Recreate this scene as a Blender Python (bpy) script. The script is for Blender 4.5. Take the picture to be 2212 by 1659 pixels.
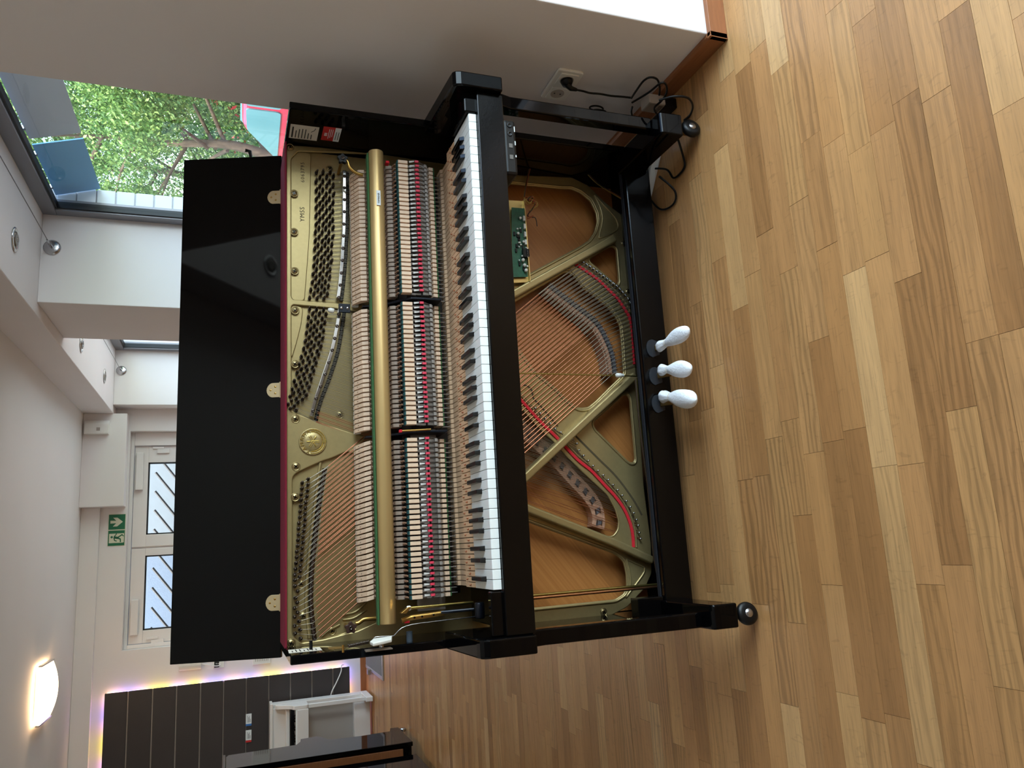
import bpy, math, random
from mathutils import Vector, Matrix

random.seed(7)
for o in list(bpy.data.objects):
    bpy.data.objects.remove(o)
S = bpy.context.scene
COL = S.collection

# ---------------------------------------------------------------- camera (phone held sideways: the picture lies on its side)
cam = bpy.data.cameras.new('camera')
cam.sensor_width = 36.0
cam.lens = 27.03
cam.clip_start = 0.02
cam.clip_end = 200
co = bpy.data.objects.new('camera', cam)
COL.objects.link(co)
CR = Vector((0.978123, -0.207588, 0.013511))
CD = Vector((-0.059206, -0.340052, -0.938541))
CF = Vector((0.199425, 0.917209, -0.344903))
m = Matrix((CD, CR, -CF)).transposed().to_4x4()
m.translation = Vector((0.1105, -1.7567, 1.3140))
co.matrix_world = m
S.camera = co

# ---------------------------------------------------------------- sky, sun, exposure
W = bpy.data.worlds.new('sky')
S.world = W
W.use_nodes = True
nt = W.node_tree
sky = nt.nodes.new('ShaderNodeTexSky')
sky.sky_type = 'NISHITA'
sky.sun_disc = False
sky.sun_elevation = math.radians(52)
sky.sun_rotation = math.radians(250)
sky.air_density = 1.0
sky.dust_density = 2.0
bg = nt.nodes['Background']
bg.inputs['Strength'].default_value = 0.85
nt.links.new(sky.outputs[0], bg.inputs['Color'])

sl = bpy.data.lights.new('sun', 'SUN')
sl.energy = 5.0
sl.angle = 0.01
sl.color = (1.0, 0.95, 0.86)
so = bpy.data.objects.new('sun', sl)
COL.objects.link(so)
so.rotation_euler = Vector((0.62, 0.25, -0.95)).to_track_quat('-Z', 'Y').to_euler()

def area(name, loc, rot, sx, sy, power, color):
    l = bpy.data.lights.new(name, 'AREA')
    l.shape = 'RECTANGLE'; l.size = sx; l.size_y = sy; l.energy = power; l.color = color
    o = bpy.data.objects.new(name, l); COL.objects.link(o)
    o.location = loc; o.rotation_euler = rot
    return o
def portal(name, loc, rot, sx, sy):
    o = area(name, loc, rot, sx, sy, 1.0, (1, 1, 1)); o.data.cycles.is_portal = True
    return o
RX = (0, math.radians(90), 0)      # faces -x
for y0, y1 in ((0.53, 3.0), (3.77, 6.14), (-2.6, -0.15)):
    portal('sky_portal', (2.16, (y0 + y1) / 2, 1.2), RX, 2.2, y1 - y0)
# daylight through the side windows that stand outside the picture
area('daylight_side', (3.6, -2.5, 1.5), RX, 2.8, 5.0, 280, (0.88, 0.95, 1.0))
area('daylight_far', (2.45, 5.0, 1.2), RX, 2.0, 2.2, 22, (0.90, 0.96, 1.0))

vs = S.view_settings
S.display_settings.display_device = 'sRGB'
vs.view_transform = 'Standard'; vs.look = 'None'; vs.gamma = 1.0; vs.use_curve_mapping = False
vs.exposure = 0.6
S.cycles.max_bounces = 10
S.cycles.diffuse_bounces = 5
S.cycles.glossy_bounces = 5
S.cycles.transmission_bounces = 6
S.cycles.transparent_max_bounces = 12
S.cycles.sample_clamp_indirect = 6.0
S.cycles.use_denoising = True

# traced once from the piano and room, in metres: x right, y away, z up
DATA = {
 'H1': [(1.2857, 1.1323), (1.2576, 1.1537), (0.8279, 1.1544), (0.8179, 1.148), (0.8119, 0.9807), (0.8104, 0.9267), (1.3043, 0.9156)],
 'H2': [(0.8076, 1.148), (0.799, 1.1544), (0.5006, 1.1543), (0.4889, 1.1401), (0.466, 1.084), (0.4487, 1.0347), (0.4195, 0.9498), (0.4285, 0.9194), (0.7941, 0.9106), (0.7964, 0.9797), (0.8024, 1.0301)],
 'H3': [(0.3164, 1.1528), (0.3299, 1.1393), (0.3601, 1.0711), (0.3674, 1.0459), (0.3861, 1.0023), (0.3765, 0.9754), (0.3688, 0.9169), (-0.0855, 0.9279), (-0.1056, 0.9844), (-0.108, 1.0091), (-0.1176, 1.0697), (-0.1211, 1.129), (-0.1118, 1.1407), (-0.0966, 1.1541)],
 'L1': [(1.2814, 1.131), (1.2564, 1.151), (0.8308, 1.1518), (0.8215, 1.1455), (0.8203, 1.1166), (0.946, 1.1069), (1.0325, 1.1011), (1.0937, 1.0994), (1.2829, 1.0954)],
 'L2': [(0.8049, 1.1455), (0.7977, 1.1519), (0.6512, 1.1515), (0.6964, 1.1388), (0.7509, 1.1259), (0.7979, 1.1206)],
 'O1': [(1.257, 0.5425), (1.2559, 0.466), (1.2585, 0.2772), (1.2624, 0.2411), (1.251, 0.2059), (1.2242, 0.1718), (1.1805, 0.153), (1.147, 0.1526), (1.1091, 0.1664), (1.0773, 0.1899), (1.0503, 0.2297), (0.9449, 0.414), (0.9134, 0.4684), (0.8573, 0.5645)],
 'O2': [(0.7879, 0.5684), (0.845, 0.4805), (0.9611, 0.289), (0.958, 0.2643), (0.9445, 0.2504), (0.9108, 0.2264), (0.8798, 0.1801), (0.8467, 0.1388), (0.8128, 0.1128), (0.7861, 0.1016), (0.7211, 0.1011), (0.624, 0.1039), (0.6098, 0.1172), (0.5738, 0.1611), (0.5294, 0.2133), (0.5097, 0.2412), (0.5067, 0.2658), (0.5096, 0.2833), (0.5392, 0.321), (0.5694, 0.3488), (0.6241, 0.4172), (0.693, 0.4639)],
 'O3': [(1.0112, 0.1962), (1.0218, 0.1862), (1.0634, 0.1167), (1.0663, 0.1006), (1.0556, 0.0894), (0.9384, 0.0902), (0.9265, 0.0984), (0.9292, 0.1068), (1.0, 0.1941)],
 'O4': [(0.5544, 0.1149), (0.5546, 0.0977), (0.5393, 0.0894), (0.3421, 0.0901), (0.3311, 0.0963), (0.3299, 0.1106), (0.3391, 0.1239), (0.4382, 0.2247), (0.4575, 0.2311), (0.4709, 0.2234), (0.4948, 0.1907)],
 'O5': [(0.6255, 0.5699), (0.5538, 0.5064), (0.5033, 0.4656), (0.4468, 0.4158), (0.3987, 0.3635), (0.3651, 0.3364), (0.3076, 0.278), (0.2661, 0.2337), (0.2332, 0.1981), (0.1893, 0.1764), (0.1517, 0.1677), (0.1236, 0.1736), (0.1053, 0.1914), (0.1035, 0.2107), (0.2042, 0.4665), (0.2514, 0.5908)],
 'O6': [(0.2108, 0.5931), (0.1617, 0.4645), (0.0585, 0.2022), (0.0457, 0.1799), (0.0273, 0.1631), (-0.0088, 0.157), (-0.0473, 0.1586), (-0.0705, 0.1712), (-0.0856, 0.2044), (-0.0859, 0.2608), (-0.0875, 0.4661), (-0.0887, 0.6098)],
 'outer': [(1.2968, 1.1629), (1.3015, 1.0689), (1.3019, 0.8726), (1.2918, 0.6188), (1.2836, 0.4529), (1.2994, 0.2369), (1.2755, 0.176), (1.2201, 0.1178), (1.1795, 0.0577), (1.1565, 0.0493), (1.0956, 0.05), (0.8737, 0.0529), (0.7947, 0.0487), (0.6358, 0.0598), (0.4812, 0.0655), (0.2566, 0.0722), (0.075, 0.0652), (-0.0138, 0.0729), (-0.0552, 0.1003), (-0.1057, 0.1667), (-0.1249, 0.2208), (-0.1265, 0.2799), (-0.1281, 0.4689), (-0.1272, 0.6875), (-0.127, 0.9477), (-0.1258, 1.1629)],
 'S1': [(0.8164, 0.5668), (0.8681, 0.4791), (0.9606, 0.3204), (1.0533, 0.161), (1.0879, 0.1021)],
 'S2': [(0.612, 0.0795), (0.5234, 0.1924), (0.4475, 0.2885), (0.3055, 0.4667), (0.2587, 0.5248)],
 'S3': [(0.2512, 0.5836), (0.196, 0.4671), (0.0873, 0.2059), (0.0244, 0.0737)],
 'fan': [(1.2445, 0.1561), (1.2167, 0.1287), (1.1749, 0.0885), (1.1556, 0.0779), (1.1354, 0.0763), (1.117, 0.094), (1.0908, 0.1472), (1.0987, 0.1517), (1.1503, 0.1348), (1.1923, 0.1362)],
 'fan2': [(0.0337, 0.1544), (0.0092, 0.1016), (-0.0011, 0.0945), (-0.0186, 0.1045), (-0.0637, 0.1513), (-0.0789, 0.1688), (-0.0418, 0.1491), (-0.0044, 0.1485)],
 'groove1': [(0.579, 0.4713), (0.5792, 0.4529), (0.5691, 0.4366), (0.5545, 0.4314), (0.5369, 0.428), (0.5151, 0.4078), (0.4493, 0.3533)],
 'groove2': [(0.4226, 0.2985), (0.3485, 0.2247), (0.2886, 0.1651), (0.2186, 0.1145), (0.1653, 0.0868)],
 'redA': [(0.9938, 0.258), (0.9693, 0.2153), (0.9429, 0.1744), (0.9096, 0.1372), (0.8766, 0.1032), (0.8337, 0.0761), (0.8148, 0.0665), (0.7806, 0.0606), (0.7229, 0.0613), (0.6545, 0.0639)],
 'redB': [(0.5539, 0.4912), (0.5236, 0.4642), (0.4656, 0.4129), (0.4101, 0.3564), (0.3463, 0.2974), (0.3099, 0.2523), (0.2624, 0.2086), (0.2237, 0.1735), (0.1852, 0.1481), (0.1447, 0.1327), (0.1075, 0.1266), (0.068, 0.1274)],
 'bassbridge': [(0.9063, 0.3539), (0.8669, 0.3014), (0.8346, 0.2567), (0.8021, 0.2111), (0.7689, 0.1825), (0.7243, 0.1621), (0.6794, 0.1495), (0.6217, 0.1465)],
 'longbridge': [(0.4917, 0.5103), (0.4457, 0.4679), (0.4013, 0.4198), (0.3491, 0.3626), (0.2913, 0.311), (0.2413, 0.2647), (0.1975, 0.2367), (0.1576, 0.2308), (0.1324, 0.2363)],
 'screws': [(1.2926, 1.1545), (1.1463, 1.1433), (1.0259, 1.1437), (0.906, 1.1427), (0.7879, 1.1417), (0.6313, 1.1422), (0.4753, 1.1414), (0.3438, 1.1405), (0.2609, 1.1426), (0.0313, 1.1278), (-0.0516, 1.1228), (-0.1169, 1.1542), (1.2431, 1.0381), (0.4889, 1.0187), (-0.096, 1.0484), (-0.1159, 0.2465), (1.0779, 0.0606), (0.9059, 0.0602)],
 'barT': [(1.2328, 0.9975), (1.2055, 0.9979), (1.0589, 1.001), (0.9999, 1.0046), (0.9451, 1.0081), (0.8681, 1.0159), (0.8281, 1.0218)],
 'barM': [(0.796, 1.017), (0.744, 1.0256), (0.6723, 1.0409), (0.6021, 1.0637), (0.5657, 1.0755), (0.5311, 1.0872), (0.496, 1.0963), (0.481, 1.1002)],
 'barscrewT': [(1.2131, 0.9977), (1.1752, 0.9985), (1.1368, 0.9991), (1.0982, 1.0), (1.0588, 1.0017), (1.0212, 1.0036), (0.9824, 1.0056), (0.9446, 1.0081), (0.9055, 1.0114), (0.8682, 1.0153), (0.8296, 1.0205)],
 'barscrewM': [(0.7797, 1.0212), (0.7433, 1.0263), (0.707, 1.0333), (0.6718, 1.0409), (0.6355, 1.0504), (0.6008, 1.0611), (0.5657, 1.074), (0.5311, 1.0865), (0.496, 1.0951)],
 'ridge': [(0.3538, 1.0746), (0.3143, 1.0803), (0.2265, 1.0921), (0.1465, 1.1025), (0.0805, 1.1097), (0.0094, 1.1144), (-0.0382, 1.114), (-0.1088, 1.1073)],
 'agraffe': [(0.3368, 1.0626), (0.3013, 1.0692), (0.226, 1.0811), (0.1398, 1.0916), (0.0804, 1.0981), (0.0084, 1.1022), (-0.0392, 1.1014), (-0.1164, 1.0936)],
'pins':[(87,1.2201,1.0796),(87,1.2225,1.0593),(87,1.2248,1.0395),(86,1.2063,1.0697),(86,1.2086,1.0493),(86,1.2109,1.0295),(85,1.1908,1.08),(85,1.1931,1.0597),(85,1.1953,1.04),(84,1.1778,1.0701),(84,1.1801,1.0498),(84,1.1822,1.03),(83,1.1628,1.0803),(83,1.165,1.0601),(83,1.1671,1.0405),(82,1.1501,1.0704),(82,1.1523,1.0502),(82,1.1543,1.0305),(81,1.1354,1.0807),(81,1.1375,1.0605),(81,1.1395,1.0409),(80,1.1229,1.0708),(80,1.1249,1.0506),(80,1.1269,1.031),(79,1.1084,1.081),(79,1.1104,1.0609),(79,1.1123,1.0414),(78,1.096,1.0712),(78,1.098,1.051),(78,1.0999,1.0315),(77,1.0817,1.0814),(77,1.0836,1.0613),(77,1.0855,1.0418),(76,1.0694,1.0716),(76,1.0713,1.0515),(76,1.0731,1.0319),(75,1.0554,1.0817),(75,1.0572,1.0617),(75,1.0589,1.0423),(74,1.0431,1.0723),(74,1.0449,1.0523),(74,1.0466,1.0328),(73,1.0291,1.083),(73,1.0309,1.063),(73,1.0326,1.0436),(72,1.017,1.0737),(72,1.0187,1.0537),(72,1.0203,1.0343),(71,1.0032,1.0844),(71,1.0048,1.0645),(71,1.0064,1.0451),(70,0.9911,1.0751),(70,0.9927,1.0552),(70,0.9942,1.0358),(69,0.9774,1.0858),(69,0.979,1.0659),(69,0.9805,1.0466),(68,0.9654,1.0766),(68,0.9669,1.0567),(68,0.9684,1.0374),(67,0.9519,1.0872),(67,0.9533,1.0674),(67,0.9548,1.0482),(66,0.9399,1.0781),(66,0.9413,1.0583),(66,0.9427,1.039),(65,0.9265,1.0891),(65,0.9279,1.0694),(65,0.9292,1.0502),(64,0.9145,1.0805),(64,0.9159,1.0607),(64,0.9172,1.0415),(63,0.9013,1.0915),(63,0.9026,1.0718),(63,0.9039,1.0527),(62,0.8894,1.0828),(62,0.8907,1.0631),(62,0.8919,1.044),(61,0.8763,1.0938),(61,0.8775,1.0742),(61,0.8787,1.0551),(60,0.8644,1.0852),(60,0.8656,1.0656),(60,0.8668,1.0464),(59,0.8514,1.0967),(59,0.8526,1.0771),(59,0.8537,1.0581),(58,0.8396,1.0886),(58,0.8407,1.0691),(58,0.8418,1.05),(57,0.8267,1.1001),(57,0.8278,1.0806),(57,0.8288,1.0616),(56,0.7933,1.1009),(56,0.7929,1.0815),(56,0.7925,1.0619),(55,0.7818,1.0933),(55,0.7812,1.074),(55,0.7806,1.0545),(54,0.7694,1.1037),(54,0.7687,1.0846),(54,0.7679,1.0653),(53,0.7579,1.0963),(53,0.757,1.0772),(53,0.7561,1.0581),(52,0.7457,1.1065),(52,0.7446,1.0877),(52,0.7436,1.0687),(51,0.7341,1.0996),(51,0.733,1.0809),(51,0.7318,1.062),(50,0.722,1.1103),(50,0.7206,1.0918),(50,0.7193,1.0731),(49,0.7105,1.1037),(49,0.709,1.0852),(49,0.7075,1.0666),(48,0.6984,1.1142),(48,0.6968,1.0959),(48,0.6952,1.0775),(47,0.6869,1.1077),(47,0.6852,1.0895),(47,0.6834,1.0712),(46,0.675,1.1181),(46,0.6731,1.1001),(46,0.6712,1.082),(45,0.6635,1.1127),(45,0.6615,1.0948),(45,0.6594,1.0768),(44,0.6516,1.1243),(44,0.6494,1.1065),(44,0.6472,1.0887),(43,0.6402,1.1193),(43,0.6378,1.1016),(43,0.6355,1.0839),(42,0.6284,1.1306),(42,0.6259,1.1132),(42,0.6235,1.0957),(41,0.617,1.1257),(41,0.6144,1.1084),(41,0.6118,1.091),(40,0.6053,1.137),(40,0.6026,1.1198),(40,0.5998,1.1026),(39,0.5939,1.1322),(39,0.5911,1.1151),(39,0.5882,1.098),(38,0.5823,1.1433),(38,0.5794,1.1264),(38,0.5764,1.1095),(37,0.571,1.1387),(37,0.5679,1.1219),(37,0.5648,1.105),(36,0.5595,1.1497),(36,0.5563,1.1331),(36,0.553,1.1164),(35,0.5483,1.1453),(35,0.5449,1.1288),(35,0.5415,1.1122),(34,0.5369,1.1563),(34,0.5334,1.1399),(34,0.5299,1.1235),(33,0.5257,1.1514),(33,0.522,1.1351),(32,0.5144,1.1613),(32,0.5106,1.1452),(31,0.5032,1.1562),(31,0.4993,1.1403),(30,0.3075,1.1088),(30,0.2979,1.1242),(29,0.2919,1.1101),(29,0.2824,1.1254),(28,0.2763,1.1115),(28,0.267,1.1266),(27,0.2608,1.1129),(27,0.2516,1.1278),(26,0.2453,1.1142),(26,0.2363,1.129),(25,0.2299,1.1155),(25,0.221,1.1302),(24,0.2146,1.1169),(24,0.2057,1.1314),(23,0.1992,1.1182),(23,0.1906,1.1326),(22,0.184,1.1195),(22,0.1754,1.1338),(21,0.1688,1.1209),(21,0.1603,1.135),(20,0.1536,1.1222),(20,0.1453,1.1362),(19,0.1385,1.1235),(19,0.1303,1.1374),(18,0.1234,1.1248),(18,0.1154,1.1386),(17,0.1084,1.1261),(17,0.1005,1.1397),(16,0.0935,1.1274),(16,0.0857,1.1409),(15,0.0786,1.1287),(15,0.0709,1.1421),(14,0.0637,1.13),(14,0.0561,1.1432),(13,0.0489,1.1313),(12,0.0415,1.1444),(11,0.026,1.1444),(10,0.0134,1.1362),(9,-0.0038,1.1439),(8,-0.0161,1.1375),(7,-0.0291,1.144),(6,-0.041,1.1364),(5,-0.0521,1.1441),(4,-0.064,1.1347),(3,-0.0743,1.1441),(2,-0.0847,1.1324),(1,-0.0941,1.1436),(0,-0.1082,1.1302)],
 'hitchA': [(0.9962, 0.2242), (0.9716, 0.1821), (0.9493, 0.1498), (0.918, 0.1044), (0.8825, 0.0713), (0.8351, 0.048), (0.7871, 0.0389), (0.7231, 0.0386), (0.6598, 0.04)],
 'hitchB': [(0.5106, 0.4329), (0.4363, 0.3622), (0.4036, 0.2985), (0.3759, 0.2945), (0.3523, 0.2742), (0.3331, 0.2566), (0.3139, 0.2391), (0.2884, 0.2091), (0.269, 0.1899), (0.2496, 0.1722), (0.2243, 0.1517), (0.208, 0.1403), (0.1902, 0.1289), (0.171, 0.1193), (0.1564, 0.1142), (0.1404, 0.1093), (0.1245, 0.1076), (0.1131, 0.1072), (0.1015, 0.1051), (0.0929, 0.1043)],
 'pcb': [(1.1566, 0.472), (1.1577, 0.429), (0.9251, 0.432), (0.9201, 0.4854)],
 'tray': [(1.1846, 0.5077), (1.1882, 0.4264), (0.9106, 0.4244), (0.8998, 0.5246)],
 'blackside': [(4.3883, 1.3048), (4.4404, 1.2878), (4.4528, 0.962), (4.4621, 0.823), (4.5423, 0.7865), (4.624, 0.7759), (4.6415, 0.6477), (4.6132, 0.6303), (4.4967, 0.5873), (4.4685, 0.5455), (4.4491, 0.3551), (4.4669, 0.1352), (4.5681, 0.1111), (4.5564, 0.0484), (4.4218, 0.04), (4.3363, 0.0309), (4.0479, 0.0494)],
 'outlet': [(0.1004, 0.3972), (0.1199, 0.3258), (0.2438, 0.3507), (0.237, 0.4059)],
 'cable1': [(0.1302, 0.3699), (0.1505, 0.3517), (0.1621, 0.3277), (0.151, 0.3046), (0.1546, 0.2792), (0.1512, 0.2459), (0.1519, 0.2086), (0.1473, 0.1704), (0.1456, 0.1435)],
 'loop1': [(0.1045, 0.1657), (0.0626, 0.1712), (0.0143, 0.1746), (-0.0077, 0.1638), (-0.0027, 0.1374), (0.0337, 0.1081), (0.0669, 0.09)],
 'loop2': [(0.0761, 0.1832), (0.0152, 0.1606), (-0.0353, 0.1511), (-0.0354, 0.1326), (0.0013, 0.1074), (0.0442, 0.0993), (0.0882, 0.0993), (0.1306, 0.0546)],
 'loop3': [(0.1188, 0.1569), (0.1497, 0.1433), (0.2023, 0.1013), (0.2147, 0.0603)],
 'winload': [(3.0086, 2.0351), (2.213, 2.0417)],
 'signB': [(2.3658, 2.2501), (2.2428, 2.0341), (3.0542, 2.042), (3.1076, 2.2809)],
 'signG': [(1.7663, 2.258), (1.7549, 2.0278), (2.2068, 2.0356), (2.3269, 2.2625)],
 'panelz': [(-1.224, 2.32), (-1.249, 2.127), (-1.274, 1.927), (-1.3, 1.729), (-1.326, 1.526), (-1.351, 1.327), (-1.377, 1.128), (-1.403, 0.927), (-1.428, 0.729), (-1.454, 0.53), (-1.48, 0.332), (-1.501, 0.165)],
 'cards': [(-1.318, 1.129), (-1.426, 1.079), (-1.46, 1.128), (-1.568, 1.078)],
 'dev': [(-0.895, 1.718), (-0.826, 1.521), (-0.836, 1.424), (-0.892, 1.329), (-0.891, 1.065), (-0.848, 0.913)],
 'panelR': [(-1.0, 2.311), (-1.001, 0.156)],
 'glassL': [(0.175, 2.04), (-0.506, 2.054)],
 'glassR': [(1.064, 2.036), (0.375, 2.043)],
 'doorrail': [(0.281, 2.144), (0.242, 2.142), (1.226, 2.193), (-0.672, 2.211), (1.176, 2.167), (-0.626, 2.139)],
 'lamp': [(-0.558, 5.221), (-0.575, 4.793), (-0.955, 4.769), (-0.968, 5.221)],
 'mat': [(-0.942, 6.348), (-0.831, 5.369), (-1.091, 5.427), (-1.055, 6.307)],
 'down': [(1.73, 2.461), (1.698, 4.384), (1.714, 5.53)],
 'planks': [(0.887, -0.456), (0.855, -0.524), (0.819, -0.597), (0.787, -0.663), (0.758, -0.724)],
 'disc': [(1.902, 3.0, 2.273), (1.901, 6.14, 2.275), (2.0, 1.919, 2.285)],
 'c1': [(5.0, 6.44, 0.99), (7.0, 9.79, 0.86)],
 'c2': [(5.0, 7.39, 0.75), (7.0, 11.13, 0.51)],
 'c3': [(5.0, 6.5, 1.04), (7.0, 9.87, 0.93)],
 'clad': [(2.9562, 2.0255), (2.9521, 1.5856), (3.1246, 1.6017), (3.1352, 2.0491)],
 'txt1': [(1.1862, 1.1135), (1.2518, 1.1131), (1.185, 1.1241)],
 'txt2': [(1.0615, 1.1141), (1.1154, 1.1139), (1.0604, 1.1266)],
 'emblem': [(0.4113, 1.0955), (0.4494, 1.0952), (0.3732, 1.0958)],
 'raillabel': [(1.0529, 0.9257), (1.0974, 0.9245), (1.0526, 0.936)],
 'stickW': [(0.3045, 1.1607), (0.3051, 1.0812), (0.3773, 1.0815), (0.3817, 1.1603)],
 'stickR': [(0.2994, 1.0689), (0.2953, 1.021), (0.3702, 1.019), (0.3717, 1.07)],
 'labL': [(0.2762, 1.1696), (0.2721, 1.091), (0.3411, 1.0902), (0.3454, 1.167)],
 'brass': [(0.2679, 1.0759), (0.2592, 1.0344), (0.3033, 1.0351), (0.3179, 1.0722)],
 'hinge': [(1.2153, 1.1886), (0.5943, 1.1871), (-0.0213, 1.1857), (1.213, 1.2108), (1.1971, 1.1675), (1.2412, 1.1676)],
 'knobs': [(-0.0839, 1.0126), (1.2284, 1.0134)],
 'armL': [(-0.0751, 0.9993), (-0.0736, 0.9909), (-0.0666, 0.9788), (-0.0658, 0.9608), (-0.067, 0.9342), (-0.0695, 0.9062)],
 'rodU': [(-0.04, 0.8847), (-0.0392, 0.7144)],
 'bracket': [(-0.0704, 0.8979), (-0.0655, 0.8776), (-0.0642, 0.8536), (-0.0622, 0.8112), (-0.0606, 0.7891)],
 'bentwire': [(-0.1124, 0.9712), (-0.1032, 0.9641), (-0.105, 0.9224), (-0.1032, 0.9177), (-0.0838, 0.8865), (-0.0792, 0.7997), (-0.0765, 0.6593)],
 'lever': [(0.1521, 0.994), (0.1093, 0.9938), (0.1276, 0.97), (0.1539, 0.9418), (0.2208, 0.9274), (0.212, 0.9532), (0.2024, 0.9776)],
 'spring': [(0.1843, 1.0404), (0.2364, 0.9832)],
 'cyl': [(-0.0345, 0.7217), (-0.0724, 0.7237), (-0.0514, 0.7335), (-0.0538, 0.7056), (-0.0516, 0.7311), (-0.0537, 0.8113)],
 'rods': [(-0.0535, 0.5657), (-0.0533, 0.4884), (-0.052, 0.0795), (-0.0457, 0.4879), (-0.0452, 0.0787)],
 'pedrod': [(0.6041, 0.5248), (0.6032, 0.1742), (0.6019, 0.0762), (0.6029, 0.1873), (0.6037, 0.1445)],
 'ped': [(0.661, 0.258), (0.661, 0.23), (0.672, 0.072), (0.593, 0.237), (0.588, 0.208), (0.56, 0.081), (0.517, 0.251), (0.508, 0.223), (0.476, 0.076)],
 'holes': [(0.6657, 0.0983), (0.5781, 0.0948), (0.4917, 0.0963)],
 'casterL': [(-0.119, 0.002, 0.03)],
 'adapter': [(0.0945, 0.1401), (0.0843, 0.0808), (0.1748, 0.112), (0.1385, 0.0556)],
 'cables': [(-0.0057, 0.1417), (-0.0346, 0.108), (-0.0383, 0.0634), (-0.0039, 0.0252), (0.039, 0.0023), (0.0724, 0.0022)],
 'wires': [(1.2038, 0.4234), (1.2966, 0.3976), (1.3285, 0.3807), (1.3214, 0.3012), (1.3223, 0.2229), (1.2832, 0.1501), (1.2336, 0.0576)],
 'bundle': [(1.1859, 0.429), (1.1707, 0.4204), (1.1774, 0.4023), (1.1931, 0.406), (1.1849, 0.4227), (1.1688, 0.3916), (1.1475, 0.4124), (1.1222, 0.4269), (1.1269, 0.4106), (1.1185, 0.3983), (1.0848, 0.4023), (1.019, 0.437)],
 'longpath': [(1.2748, 0.8006), (1.0045, 0.7222), (0.7697, 0.6441), (0.5676, 0.5657), (0.4917, 0.5103), (0.4457, 0.4679), (0.4013, 0.4198), (0.3491, 0.3626), (0.2913, 0.311), (0.2413, 0.2647), (0.1975, 0.2367), (0.1576, 0.2308), (0.1324, 0.2363)],
 'bear': [(1.234, 0.9872), (1.0599, 0.9901), (1.0008, 0.9938), (0.9459, 0.9973), (0.8688, 1.0052), (0.8245, 1.0112)],
 'bearM': [(0.7939, 1.0024), (0.7446, 1.0098), (0.6729, 1.0226), (0.6024, 1.0443), (0.5659, 1.0576), (0.5312, 1.0707), (0.4955, 1.0812), (0.4666, 1.0865)],
 'strip': [(1.255, 0.256), (1.291, 0.12), (1.271, 0.268), (1.314, 0.143)],
 'trap': [(0.5788, 0.1302), (0.4319, 0.1309), (0.2633, 0.1231), (0.1526, 0.1224), (0.0454, 0.1246), (-0.0354, 0.1147)],
}
# ---------------------------------------------------------------- materials
MATS = {}
def lin(c):
    return tuple(((v / 255) / 12.92 if v / 255 <= 0.04045 else (((v / 255) + 0.055) / 1.055) ** 2.4) for v in c)
def mat(name, rgb, rough=0.5, metal=0.0, noise=0.0, nscale=30.0, bump=0.0, bscale=200.0, spec=0.5, stretch=None, coat=0.0, emis=None, estr=0.0, rand=0.0):
    """procedural material: noise varies the colour, bump the relief, rand the colour from object to object"""
    if name in MATS: return MATS[name]
    M = bpy.data.materials.new(name); M.use_nodes = True
    n = M.node_tree.nodes; L = M.node_tree.links
    b = n['Principled BSDF']
    c = lin(rgb) + (1,)
    b.inputs['Base Color'].default_value = c
    b.inputs['Roughness'].default_value = rough
    b.inputs['Metallic'].default_value = metal
    b.inputs['Specular IOR Level'].default_value = spec
    b.inputs['Coat Weight'].default_value = coat
    if emis:
        b.inputs['Emission Color'].default_value = lin(emis) + (1,); b.inputs['Emission Strength'].default_value = estr
    tc = n.new('ShaderNodeTexCoord')
    vec = tc.outputs['Object']
    if stretch:
        mp = n.new('ShaderNodeMapping'); mp.inputs['Scale'].default_value = stretch
        L.new(vec, mp.inputs['Vector']); vec = mp.outputs[0]
    last = None
    if noise > 0:
        t = n.new('ShaderNodeTexNoise'); t.inputs['Scale'].default_value = nscale; t.inputs['Detail'].default_value = 6
        L.new(vec, t.inputs['Vector'])
        mr = n.new('ShaderNodeMapRange'); mr.inputs['From Min'].default_value = 0.25; mr.inputs['From Max'].default_value = 0.75
        mr.inputs['To Min'].default_value = 1 - noise; mr.inputs['To Max'].default_value = 1 + noise
        L.new(t.outputs['Fac'], mr.inputs['Value']); last = mr.outputs[0]
    if rand > 0:
        oi = n.new('ShaderNodeObjectInfo')
        mr = n.new('ShaderNodeMapRange'); mr.inputs['To Min'].default_value = 1 - rand; mr.inputs['To Max'].default_value = 1 + rand
        L.new(oi.outputs['Random'], mr.inputs['Value'])
        if last:
            mu = n.new('ShaderNodeMath'); mu.operation = 'MULTIPLY'; L.new(last, mu.inputs[0]); L.new(mr.outputs[0], mu.inputs[1]); last = mu.outputs[0]
        else: last = mr.outputs[0]
    if last:
        vm = n.new('ShaderNodeVectorMath'); vm.operation = 'SCALE'; vm.inputs[0].default_value = c[:3]
        L.new(last, vm.inputs['Scale']); L.new(vm.outputs[0], b.inputs['Base Color'])
    if bump > 0:
        t = n.new('ShaderNodeTexNoise'); t.inputs['Scale'].default_value = bscale; t.inputs['Detail'].default_value = 4
        L.new(vec, t.inputs['Vector'])
        bp = n.new('ShaderNodeBump'); bp.inputs['Strength'].default_value = bump; bp.inputs['Distance'].default_value = 0.002
        L.new(t.outputs['Fac'], bp.inputs['Height']); L.new(bp.outputs[0], b.inputs['Normal'])
    MATS[name] = M
    return M

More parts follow.
